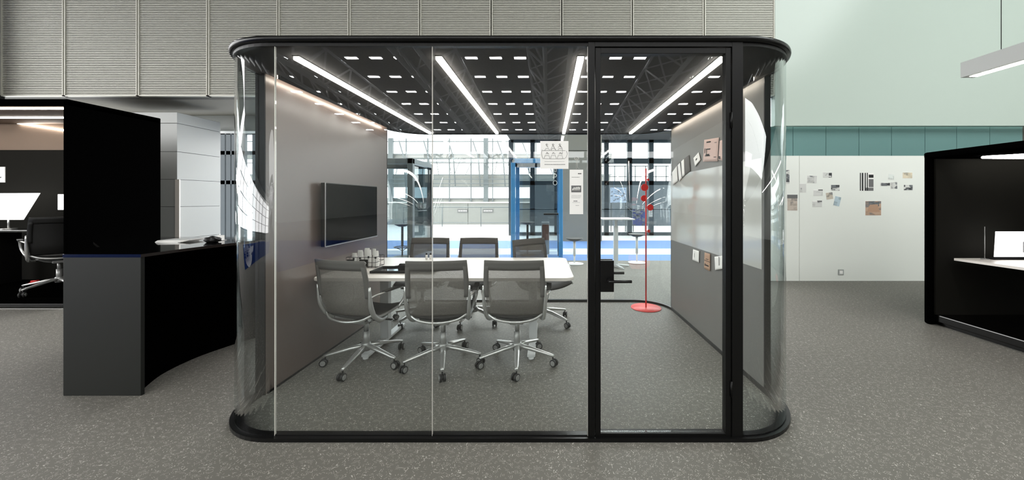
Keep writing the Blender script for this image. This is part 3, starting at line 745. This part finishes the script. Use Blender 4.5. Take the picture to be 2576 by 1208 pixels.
# TV on left wall
t = thing('television', 'black flat television mounted on the left pod wall', 'television', (-2.03, 3.615, 1.265))
bm = NB(); box(bm, .03, .07, -.475, .475, -.283, .283, .004); obj('casing', bm, M['black'], t)
bm = NB(); box(bm, .0701, .072, -.468, .468, -.272, .276); obj('screen', bm, M['screen'], t)
bm = NB(); box(bm, .066, .0745, -.4775, -.4745, -.284, .284); box(bm, .07, .074, -.476, .476, -.284, -.279); obj('bezel_trim', bm, M['silver'], t)
bm = NB(); box(bm, 0, .03, -.15, .15, -.12, .12); obj('mount', bm, M['black'], t)

# coat stand
t = thing('coat_stand', 'red coat stand with round discs on a flat round base, inside pod', 'coat stand', (PX(1625, 4.62), 4.62, 0))
bm = NB(); lathe(bm, [(0, 0), (.19, 0), (.192, .003), (.19, .008), (0, .008)], 40); obj('base', bm, M['redmid'], t)
bm = NB(); cyl(bm, 0, 0, .008, PZ(424, 4.62), .0095, .0085, 12); obj('pole', bm, M['red'], t)
for (px, py, r, dy) in ((1620, 472, .046, -.03), (1621, 499, .04, .02), (1634, 522, .04, -.03), (1632, 452, .016, .03), (1633, 582, .02, .02)):
    x = (px-1625)/FPX*4.62; z = PZ(py, 4.62)
    bm = NB(); n = 20
    a = [bm.verts.new((x+r*math.cos(2*PI*k/n), dy-.006, z+r*math.sin(2*PI*k/n))) for k in range(n)]
    b_ = [bm.verts.new((v.co.x, dy+.006, v.co.z)) for v in a]
    bm.faces.new(a); bm.faces.new(b_[::-1])
    for k in range(n): bm.faces.new((a[k], b_[k], b_[(k+1) % n], a[(k+1) % n]))
    tube(bm, [(0, 0, z), (x*.6, dy, z)], .006, 8)
    obj('hook_disc', bm, M['red'], t)

# ------------------------------------------------------------------ table
TX0, TX1, TY0, TY1, TZ = -1.99, .215, 3.0, 4.06, .74
t = thing('meeting_table', 'long white meeting table against the left wall inside the pod', 'table', ((TX0+TX1)/2, (TY0+TY1)/2, 0))
bm = NB(); hw, hd = (TX1-TX0)/2, (TY1-TY0)/2
pl = []
for (cx, cy, a0, r) in ((hw-.07, -hd+.07, 1.5*PI, .07), (hw-.09, hd-.07, 0, .07), (-hw+.05, hd-.05, .5*PI, .05), (-hw+.05, -hd+.05, PI, .05)):
    for k in range(9): pl.append((cx+r*math.cos(a0+PI/2*k/8), cy+r*math.sin(a0+PI/2*k/8)))
prism(bm, pl, TZ-.026, TZ)
es = [e for e in bm.edges if abs(e.verts[0].co.z-e.verts[1].co.z) < 1e-5]
bmesh.ops.bevel(bm, geom=es, offset=.004, segments=2, affect='EDGES'); obj('tabletop', bm, M['white'], t)
bm = NB(); box(bm, -.75, .78, -.03, .03, TZ-.075, TZ-.026, .004); obj('crossbeam', bm, M['whitemetal'], t)
for x in (-.72, .735):
    bm = NB(); box(bm, x-.04, x+.04, -.035, .035, .04, TZ-.07, .004); l = obj('leg', bm, M['whitemetal'], t)
    bm = NB(); box(bm, x-.035, x+.035, -.40, .40, .015, .045, .008); cyl(bm, x, -.385, 0, .016, .024); cyl(bm, x, .385, 0, .016, .024); obj('foot', bm, M['whitemetal'], l)
    bm = NB(); box(bm, x-.03, x+.03, -.36, .36, TZ-.055, TZ-.026, .004); obj('top_bracket', bm, M['whitemetal'], l)

# ------------------------------------------------------------------ chairs
def bez(P, n):
    """Catmull-Rom through points"""
    P = [Vector(p) for p in P]; out = []
    Q = [P[0]*2-P[1]]+P+[P[-1]*2-P[-2]]
    for i in range(1, len(Q)-2):
        for k in range(n):
            t_ = k/n; a, b_, c, d = Q[i-1], Q[i], Q[i+1], Q[i+2]
            out.append(.5*((2*b_)+(c-a)*t_+(2*a-5*b_+4*c-d)*t_*t_+(3*b_-a-3*c+d)*t_**3))
    out.append(P[-1]); return out
def make_chair(label, mesh_m, band_m, seat_m, loc=(0, 0, 0), rz=0, group='mesh chairs around the pod table', base_rot=0):
    t = thing('office_chair', label, 'chair', loc, rz, group)
    # back profile (y,z) from bottom to top
    prof = bez([(0, -.185, .475), (0, -.225, .56), (0, -.24, .66), (0, -.255, .78), (0, -.285, .925)], 6)
    def bw(z):   # half width by height
        return .225+.012*math.sin((z-.47)/.46*PI)+.006
    def back(u, v, dy=0, k=1.0):
        i = v*(len(prof)-1); a = prof[int(i)]; b_ = prof[min(int(i)+1, len(prof)-1)]; p = a.lerp(b_, i-int(i))
        x = (u*2-1)*bw(p.z)*k
        return (x, p.y-.03*(1-(u*2-1)**2)+dy, p.z)
    bm = NB(); grid(bm, lambda u, v: back(.03+.94*u, .0+.90*v), 14, 16); obj('backrest', bm, mesh_m, t, solid=.004)
    # fabric border: top band and side bands
    bm = NB(); grid(bm, lambda u, v: back(u, .87+.13*v, -.002), 14, 3)
    grid(bm, lambda u, v: back(.075*u, .42+.50*v, -.003), 2, 8); grid(bm, lambda u, v: back(1-.075*u, .42+.50*v, -.003), 2, 8)
    obj('backrest_border', bm, band_m, t, solid=.012)
    # silver side frames
    for s_ in (-1, 1):
        bm = NB()
        pts = []
        for k in range(9):
            a = back(.5+.5*s_, .62-.62*k/8); pts.append((a[0]+s_*.004, a[1]-.004, a[2]))
        pts = [Vector(p) for p in pts]+bez([pts[-1], (s_*.225, -.10, .415), (s_*.18, .02, .40)], 4)[1:]
        tube(bm, pts, [.009+.011*min(1, i/5) for i in range(len(pts))], 8, flat=(.8, 1.1)); obj('back_frame', bm, M['silver'], t)
        bm = NB()
        ap = bez([(s_*.238, -.235, .625), (s_*.262, -.20, .642), (s_*.276, -.10, .645), (s_*.276, .08, .642), (s_*.272, .15, .615), (s_*.262, .155, .53), (s_*.235, .10, .455)], 5)
        tube(bm, ap, .010, 8, flat=(.7, 1.2)); ar = obj('armrest', bm, M['silver'], t)
        bm = NB(); box(bm, s_*.276-.022, s_*.276+.022, -.12, .10, .648, .662, .005); obj('arm_pad', bm, seat_m, ar)
    # seat sling
    sp = bez([(0, -.19, .45), (0, -.12, .425), (0, .02, .43), (0, .16, .45), (0, .235, .425)], 5)
    def seat(u, v, dz=0):
        i = v*(len(sp)-1); a = sp[int(i)]; b_ = sp[min(int(i)+1, len(sp)-1)]; p = a.lerp(b_, i-int(i)); q = (u*2-1)
        return (q*.235, p.y, p.z+.035*abs(q)**2.2+dz)
    bm = NB(); grid(bm, seat, 12, 14); obj('seat', bm, seat_m, t, solid=.02)
    for s_ in (0, 1):
        bm = NB(); tube(bm, [(a[0], a[1], a[2]-.01) for a in [seat(s_, k/12) for k in range(13)]], .011, 8); obj('seat_rail', bm, M['silver'], t)
    # rear hoop under the back
    bm = NB(); tube(bm, bez([(-.22, -.195, .475), (-.14, -.235, .44), (0, -.25, .425), (.14, -.235, .44), (.22, -.195, .475)], 5), .009, 8, flat=(1.2, .8)); obj('rear_hoop', bm, M['silver'], t)
    bm = NB()
    for s_ in (-1, 1): tube(bm, bez([(s_*.17, -.16, .43), (s_*.1, -.06, .385), (0, 0, .365)], 4), .014, 8); tube(bm, bez([(s_*.17, .13, .43), (s_*.1, .06, .39), (0, 0, .365)], 4), .014, 8)
    box(bm, -.06, .06, -.09, .07, .35, .385, .01); obj('seat_bracket', bm, M['silver2'], t)
    bm = NB(); cyl(bm, 0, 0, .15, .27, .027); cyl(bm, 0, 0, .27, .355, .019); obj('gas_column', bm, [M['silver2']], t)
    bm = NB(); tube(bm, [(.03, .0, .36), (.2, .03, .375)], .005, 6); box(bm, .19, .235, .018, .042, .37, .38, .003); obj('height_lever', bm, M['rubber'], t)
    bm = NB(); lathe(bm, [(0, .10), (.035, .105), (.042, .13), (.038, .165), (.03, .175), (0, .175)], 20); obj('base_hub', bm, M['silver2'], t)
    for k in range(5):
        a = base_rot+2*PI*k/5-PI/2; ca, sa = math.cos(a), math.sin(a)
        bm = NB(); tube(bm, [(.02*ca, .02*sa, .145), (.12*ca, .12*sa, .13), (.30*ca, .30*sa, .092), (.325*ca, .325*sa, .086)], [.026, .024, .016, .012], 8, flat=(.75, 1)); lg = obj('base_leg', bm, M['silver'], t)
        bm = NB(); cyl(bm, .315*ca, .315*sa, .045, .088, .006, n=8)
        wd = a+random.uniform(-.9, .9); tx, ty = -math.sin(wd), math.cos(wd)   # wheel axle direction
        cx, cy = .315*ca+.012*math.cos(wd), .315*sa+.012*math.sin(wd)
        for s_ in (-1, 1):
            c0 = Vector((cx+tx*s_*.008, cy+ty*s_*.008, .0315)); c1 = Vector((cx+tx*s_*.024, cy+ty*s_*.024, .0315))
            tube(bm, [c0, c0.lerp(c1, .15), c0.lerp(c1, .85), c1], [.026, .0305, .0305, .026], 18)
        tube(bm, [(cx-tx*.01, cy-ty*.01, .035), (cx+tx*.01, cy+ty*.01, .035)], .02, 10)
        cs = obj('caster', bm, M['rubber'], t)
        bm = NB()
        for s_ in (-1, 1):
            c0 = Vector((cx+tx*s_*.0235, cy+ty*s_*.0235, .0315)); c1 = Vector((cx+tx*s_*.027, cy+ty*s_*.027, .0315)); tube(bm, [c0, c1], [.022, .019], 16)
        obj('hub_cap', bm, M['cap'], cs)
    return t
random.seed(11)
R = math.radians
chairs = [
 ('grey mesh chair in front of the table, leftmost, turned slightly right', -1.57, 3.08, -14, 10),
 ('grey mesh chair in front of the table, middle of the front three', -.90, 3.06, 6, 9),
 ('grey mesh chair in front of the table, right of the front three', -.27, 3.08, 0, 4),
 ('grey mesh chair behind the table, nearest the television', -1.46, 4.14, 180, 10),
 ('grey mesh chair behind the table, middle of the far three', -.86, 4.14, 180, 20),
 ('grey mesh chair behind the table, right end, turned toward the door', -.06, 4.08, 218, -20)]
for (lab, x, y, rz, br) in chairs:
    make_chair(lab, M['mesh'], M['band'], M['seatfab'], (x, y, 0), R(rz), base_rot=R(br))

# ------------------------------------------------------------------ objects on the table
def TP(px, py, z=TZ): Z = ZF(py, z); return PX(px, Z), Z
x0, Y0_ = -1.97, 3.55
bask = thing('wire_basket', 'dark basket with label cards holding white packets on the table', 'basket', (-1.80, 3.52, TZ))
bm = NB()
for z in (.0, .05, .10): tube(bm, [(-.14, -.09, z+.004), (.14, -.09, z+.004), (.14, .09, z+.004), (-.14, .09, z+.004)], .0025, 5, closed=True)
for k in range(9):
    x = -.14+k*.035
    for y in (-.09, .09): tube(bm, [(x, y, .004), (x, y, .105)], .002, 4)
for y in (-.03, .03): tube(bm, [(-.14, y, .004), (.14, y, .004)], .002, 4)
obj('wire_frame', bm, M['black'], bask)
for (xx, dx) in ((-.095, .035), (.03, .04)):
    bm = NB(); box(bm, xx-dx, xx+dx, -.1, -.094, .015, .085, .002); c = obj('label_card', bm, M['boothgrey'], bask)
    bm = NB(); box(bm, xx-dx*.7, xx-.005, -.103, -.1, .05, .058); tube(bm, [(xx+.015+.01*math.cos(a), -.102, .05+.012*math.sin(a)) for a in (0, 1, 2, 3, 4, 5)], .002, 4, closed=True); obj('print_marks', bm, M['paper'], c)
pk = [(-.11, 0, .125, 0, 'first at left'), (-.065, .02, .15, 4, 'second from left'), (-.03, -.03, .145, -6, 'third from left'), (.0, .03, .17, 2, 'tallest in the middle'),
      (.04, -.02, .16, 10, 'right of the tallest'), (.075, .02, .165, -12, 'second from right'), (.11, -.02, .15, 6, 'last at right')]
for i, (dx, dy, h, rot, l) in enumerate(pk):
    t = thing('white_packet', 'white soft packet standing in the table basket, '+l, 'packet', (-1.80+dx, 3.52+dy, TZ+.008), R(rot*2), 'white packets in the table basket')
    bm = NB()
    def fn(u, v, hh=h):
        a = u*2*PI; rr = 1-.25*v*v; return (.030*math.cos(a)*rr*(1+.1*math.sin(3*a+i)), .020*math.sin(a)*(1-.75*v), hh*v)
    grid(bm, fn, 16, 6); bmesh.ops.remove_doubles(bm, verts=bm.verts[:], dist=.0001); obj('pouch', bm, M['paper'], t)
    bm = NB(); box(bm, -.008, .008, -.0175, -.0115, h*.5, h*.62, .001); obj('dark_print', bm, M['ink'], t)
# tray
t = thing('serving_tray', 'dark flat tray with glossy base on the table, between the front chairs', 'tray', (-1.31, 3.31, TZ))
bm = NB(); box(bm, -.28, .28, -.12, .12, .002, .008, .002); obj('tray_base', bm, M['countertop'], t)
bm = NB()
for (a, b_, c, d) in ((-.28, .28, -.125, -.115), (-.28, .28, .115, .125), (-.285, -.275, -.125, .125), (.275, .285, -.125, .125)): box(bm, a, b_, c, d, .0, .022, .002)
obj('tray_rim', bm, M['black'], t)
t = thing('card_box', 'small black box standing on the dark tray', 'box', (-1.345, 3.30, TZ+.008))
bm = NB(); box(bm, -.035, .035, -.025, .025, 0, .05, .003); obj('body', bm, M['black'], t)
bm = NB()
for k in range(4): box(bm, -.028+k*.014, -.018+k*.014, -.018, .018, .04, .06, .002)
obj('cards', bm, M['ink'], t)
t = thing('cable_loop', 'small black cable ring lying on the table behind the tray', 'cable', (-1.48, 3.50, TZ))
bm = NB(); tube(bm, [(.03*math.cos(a*PI/8), .03*math.sin(a*PI/8), .005) for a in range(16)], .004, 6, closed=True); obj('cable', bm, M['black'], t)
for (px, lab) in ((1073, 'left of two small bottles with dark cap on the table far edge'), (1083, 'right of two small bottles on the table far edge')):
    x, Z = PX(px, 3.95), 3.95
    t = thing('small_bottle', lab, 'bottle', (x, Z, TZ), 0, 'small bottles on the table')
    bm = NB(); lathe(bm, [(0, 0), (.012, 0), (.012, .045), (.007, .052), (0, .052)], 14); obj('body', bm, M['paper'], t)
    bm = NB(); lathe(bm, [(0, .05), (.009, .05), (.009, .068), (0, .068)], 14); obj('cap', bm, M['black'], t)
t = thing('door_card', 'small white card lying on the table behind the right front chair', 'card', (-.3, 3.42, TZ))
bm = NB(); box(bm, -.045, .045, -.03, .03, 0, .006, .001); obj('card', bm, M['paper'], t)

# ------------------------------------------------------------------ dark counter, left
t = thing('reception_counter', 'curved charcoal counter with polished top, left of the pod', 'counter', (0, 0, 0))
CZ = 1.009
bm = NB(); box(bm, -3.46, -2.906, 2.55, 2.575, 0, CZ-.022, .002); obj('end_panel', bm, M['counter'], t)
inner = bez([(-2.96, 2.58, 0), (-3.09, 2.85, 0), (-3.12, 3.1, 0), (-3.09, 3.3, 0), (-3.0, 3.55, 0), (-2.9, 3.72, 0)], 5)
outer = [(-3.44, 2.58), (-3.62, 3.0), (-3.85, 3.35), (-4.3, 3.72)]
bm = NB(); prism(bm, [(p.x, p.y) for p in inner]+[(a, b_) for a, b_ in outer[::-1]], 0, CZ-.022); obj('curved_body', bm, M['boothblack'], t)
bm = NB(); tin = [(-2.904, 2.548), (-2.90, 2.8), (-2.88, 3.0), (-2.84, 3.2), (-2.80, 3.4), (-2.76, 3.6), (-2.72, 3.74)]
prism(bm, tin+[(-4.75, 3.74), (-4.2, 3.3), (-3.7, 2.95), (-3.462, 2.548)], CZ-.022, CZ); obj('countertop', bm, M['countertop'], t)
# brochures stack and bag
def CP(px, py, z=CZ): Z = ZF(py, z); return PX(px, Z), Z
x, Z = CP(463, 606)
for k in range(5):
    t = thing('brochure', ['bottom white brochure of the fanned stack on the counter', 'second lowest brochure of the fanned stack on the counter', 'middle brochure of the fanned stack on the counter', 'second highest brochure of the fanned stack on the counter', 'topmost brochure of the fanned stack on the counter'][k],
              'brochure', (x+.006*k, Z-.06+.004*k, CZ+.004*k), R(4*k-10), 'brochures stacked on the counter')
    bm = NB(); box(bm, -.13, .13, -.085, .085, 0, .0035, .0008); obj('pages', bm, M['paper'], t)
    bm = NB(); box(bm, -.12, .12, -.078, .078, .0035, .004); obj('cover_print', bm, M['midink'] if k % 2 else M['cladding'], t)
x, Z = CP(535, 610)
bm = NB(); bmesh.ops.create_icosphere(bm, subdivisions=3, radius=1)
random.seed(2)
for v in bm.verts:
    n = 1+.16*math.sin(v.co.x*5+1)*math.cos(v.co.y*4)+.1*math.sin(v.co.z*9+v.co.x*7); v.co = Vector((v.co.x*.062*n, v.co.y*.045*n, max(v.co.z*n, -.75)*.032))
for v in bm.verts: v.co.z += .024
for f in bm.faces: f.smooth = True
o = tag(obj('crumpled_pouch', bm, M['black']), 'small black crumpled pouch on the counter top', 'pouch'); o.location = (x, Z, CZ)
x, Z = CP(560, 604)
t = thing('card_holder', 'small clear white card holder at the right end of the counter', 'card holder', (x+.01, Z-.03, CZ))
bm = NB(); box(bm, -.035, .035, -.03, .03, 0, .004, .001); obj('foot', bm, M['whitemetal'], t)
bm = NB(); box(bm, -.035, .035, .0, .003, .004, .05); obj('card', bm, M['paper'], t)

# ------------------------------------------------------------------ left booth
bx0, bx1, by0, by1, bh = -10.4, -6.22, 4.62, 5.74, 2.70
t = thing('work_booth', 'black open-front work booth with lit ceiling at the left edge', 'booth', ((bx0+bx1)/2, (by0+by1)/2, 0))
hx = (bx1-bx0)/2; hy = (by1-by0)/2
bm = NB(); box(bm, hx-.05, hx, -hy, hy, .1, bh, .01); obj('side_panel', bm, M['boothblack'], t)
bm = NB(); box(bm, -hx, -hx+.05, -hy, hy, .1, bh, .01); obj('side_panel', bm, M['boothblack'], t)
bm = NB(); box(bm, -hx, hx, -hy, hy, bh-.09, bh+.0, .01); obj('roof', bm, M['boothblack'], t)
bm = NB(); box(bm, -hx+.05, hx-.05, hy-.06, hy, .1, PZ(377, 5.66)); obj('back_screen', bm, M['boothgrey'], t)
bm = NB(); box(bm, -hx+.05, hx-.05, hy-.05, hy, PZ(377, 5.66), bh-.09); obj('back_panel', bm, M['taupe'], t)
bm = NB(); box(bm, -hx+.05, hx-.05, -hy+.03, hy-.06, bh-.1, bh-.09); obj('ceiling', bm, M['taupe'], t)
bm = NB(); box(bm, -hx, hx, -hy, hy, .03, .13, .01); box(bm, -hx, hx, -hy+.03, hy, 0, .03); obj('floor_plinth', bm, M['boothblack'], t)
bm = NB(); box(bm, -hx, hx, -hy-.035, -hy, .02, .06, .004); obj('kick_strip', bm, M['blackframe'], t)
bm = NB(); box(bm, -hx, hx, -hy-.05, -hy-.036, 0, .006); obj('floor_trim', bm, M['silver'], t)
for (x0, x1, y0, y1, z) in ((-hx+.05, hx-.06, -hy+.02, -hy+.05, bh-.125), (-hx+.05, hx-.06, .02, .05, bh-.115)):
    bm = NB(); box(bm, x0, x1, y0, y1, z, z+.015); obj('light_strip', bm, M['led2'], t)
bcx, bcy = (bx0+bx1)/2, (by0+by1)/2
bm = NB(); tube(bm, [(PX(-160, 5.67)-bcx, 5.67-bcy, PZ(278, 5.67)), (PX(162, 5.67)-bcx, 5.67-bcy, PZ(328, 5.67))], .013, 6); obj('light_strip', bm, M['led2'], t)
t = thing('booth_desk', 'dark narrow desk along the back of the left booth', 'desk', (-7.4, 5.44, .13))
bm = NB(); box(bm, -.9, .72, -.22, .22, .79, .82, .006); obj('desktop', bm, M['countertop'], t)
for x in (-.85, .66):
    bm = NB(); box(bm, x-.02, x+.02, -.15, .15, 0, .79); obj('leg', bm, M['black'], t)
# bright monitor
Zm = 5.4
t = thing('monitor', 'large bright white screen on the desk at the left photo edge', 'monitor', (0, 0, 0))
bm = NB(); pts = [(-120, 487), (97, 486), (55, 553), (-120, 553)]
f_ = [bm.verts.new((PX(a, Zm), Zm, PZ(b_, Zm))) for a, b_ in pts]; g_ = [bm.verts.new(v.co+Vector((0, .02, 0))) for v in f_]
bm.faces.new(f_); bm.faces.new(g_[::-1])
for k in range(4): bm.faces.new((f_[k], f_[(k+1) % 4], g_[(k+1) % 4], g_[k]))
obj('screen', bm, M['whiteglow'], t)
bm = NB(); box(bm, PX(-60, Zm), PX(65, Zm), Zm-.004, Zm, PZ(534, Zm)-.003, PZ(534, Zm)); obj('screen_line', bm, M['midink'], t)
bm = NB(); cyl(bm, PX(14, Zm), Zm+.03, .951, PZ(545, Zm), .012, n=10); lathe(bm, [(0, 0), (.08, 0), (.08, .01), (0, .012)], 20, (PX(14, Zm), Zm+.03, .951)); obj('stand', bm, M['silver'], t)
t = thing('tablet', 'small bright white tablet beside the booth side wall, right of monitor', 'tablet', (PX(165, 5.45), 5.45, .95))
bm = NB(); box(bm, PX(145, 5.45)-PX(165, 5.45), .06, 0, .012, PZ(528, 5.45)-.95, PZ(489, 5.45)-.95, .003); obj('screen', bm, M['whiteglow'], t)
bm = NB(); tube(bm, [(-.03, .02, 0), (-.03, .014, .3)], .008, 6); obj('stand', bm, M['black'], t)
t = thing('wall_card', 'square white card on the dark back screen of the left booth', 'card', (0, 0, 0))
Zc = 5.675
bm = NB(); box(bm, PX(-26, Zc), PX(13, Zc), Zc-.004, Zc+.004, PZ(459, Zc), PZ(420, Zc)); obj('sheet', bm, M['paper'], t)
bm = NB(); tube(bm, [(PX(1, Zc), Zc-.006, PZ(446, Zc)), (PX(3, Zc), Zc-.006, PZ(447.5, Zc)), (PX(4, Zc), Zc-.006, PZ(445, Zc))], .004, 5); obj('mark', bm, M['ink'], t)
lc = make_chair('black conference chair with silver arms inside the left work booth', M['darkmesh'], M['darkmesh'], M['darkmesh'], (-6.82, 4.99, .13), R(58), group='booth seating', base_rot=R(15))
lc.scale = (1.12, 1.12, 1.12); del lc['group']
t = thing('red_clip', 'small red object lying on the floor beneath the booth desk', 'clip', (PX(86, 5.35), 5.35, .13))
bm = NB(); box(bm, -.05, .05, -.02, .02, .0, .03, .006, Matrix.Rotation(.3, 4, 'Z')); box(bm, -.03, .05, -.02, .02, .03, .06, .006, Matrix.Rotation(.2, 4, 'Z')); obj('body', bm, M['red'], t)

# ------------------------------------------------------------------ right booth
qx0, qx1, qy0, qy1, qh = 4.25, 6.2, 1.4, 4.06, 1.93
t = thing('work_booth', 'black low work booth opening sideways at the right edge', 'booth', (qx0, qy1, 0))
Lx, Ly = qx1-qx0, qy0-qy1
bm = NB(); box(bm, 0, Lx, -.07, 0, .0, qh, .025); obj('end_panel', bm, M['boothblack'], t)
bm = NB(); box(bm, .05, Lx, -.09, -.07, .12, qh-.08); obj('inner_lining', bm, M['boothgrey'], t)
bm = NB(); box(bm, 0, Lx, Ly, -.0, qh-.07, qh, .02); obj('roof', bm, M['boothblack'], t)
bm = NB(); box(bm, Lx-.07, Lx, Ly, 0, 0, qh, .02); obj('back_panel', bm, M['boothblack'], t)
bm = NB(); box(bm, .06, Lx, Ly, -.02, .04, .12, .01); box(bm, .1, Lx, Ly, -.05, 0, .04); obj('floor_plinth', bm, mat('glossy_black_plinth', lin(16, 16, 15), .15), t)
bm = NB(); tube(bm, bez([(1.6, -.30, qh-.09), (.42, -.30, qh-.09), (.30, -.37, qh-.09), (.42, -.5, qh-.09), (.9, -1.1, qh-.09)], 6), .012, 8); obj('light_loop', bm, M['led2'], t)
t = thing('booth_table', 'white pointed table top inside the right booth', 'table', (4.42, 3.90, 0))
bm = NB(); prism(bm, [(0, .0), (.05, -.7), (.15, -1.4), (1.3, -1.4), (1.3, .0)], .735, .76); obj('tabletop', bm, M['white'], t)
bm = NB(); cyl(bm, .75, -.5, .12, .735, .035); cyl(bm, .75, -.5, .12, .14, .22); obj('pedestal', bm, M['black'], t)
bm = NB(); box(bm, .5, .9, -.75, -.45, .68, .735, .01); obj('drawer', bm, M['boothgrey'], t)
Zl = 3.78
t = thing('laptop', 'white laptop lid standing open on the right booth table', 'laptop', (0, 0, 0))
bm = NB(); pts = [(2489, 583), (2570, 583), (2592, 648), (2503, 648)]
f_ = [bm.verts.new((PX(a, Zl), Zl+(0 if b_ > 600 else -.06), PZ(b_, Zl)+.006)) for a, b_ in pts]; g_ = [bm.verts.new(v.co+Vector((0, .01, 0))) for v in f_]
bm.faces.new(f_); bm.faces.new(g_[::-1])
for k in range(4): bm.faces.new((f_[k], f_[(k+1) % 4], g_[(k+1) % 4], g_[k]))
obj('lid', bm, M['whiteglow'], t)  # back of the lid glows to look bright white, not a screen
bm = NB(); box(bm, PX(2503, Zl), PX(2592, Zl), Zl-.0, Zl+.08, .76, .772, .002); obj('keyboard_base', bm, M['black'], t)
bm = NB(); box(bm, PX(2562, Zl), PX(2564, Zl), Zl-.05, Zl-.035, PZ(634, Zl), PZ(607, Zl)); obj('lid_mark', bm, M['midink'], t)
t = thing('slim_lamp', 'thin dark upright rod on the right booth table, left of laptop', 'lamp', (PX(2477, 3.82), 3.82, .76))
bm = NB(); cyl(bm, 0, 0, 0, .35, .003, n=6); cyl(bm, 0, 0, 0, .008, .03, n=16); obj('rod', bm, M['silver2'], t)

# pendant lamp
Zp = 3.3
x0, x1 = PX(2410, Zp), PX(2433, Zp); z1, z0 = PZ(158, Zp), PZ(196, Zp)
t = thing('pendant_light', 'grey linear pendant light hanging at the upper right', 'pendant light', ((x0+x1)/2+.04, Zp, 0))
bm = NB(); box(bm, -.06, .06, -2.6, 0, z0, z1, .002); obj('housing', bm, M['pendant'], t)
bm = NB(); box(bm, -.022, .045, -2.58, -.04, z0-.004, z0+.001); obj('diffuser', bm, M['led2'], t)
for y in (-.25, -2.3):
    bm = NB(); cyl(bm, -.0, y, z1, zc(Zp+y)-.0, .0025, n=6); obj('wire', bm, M['black'], t)
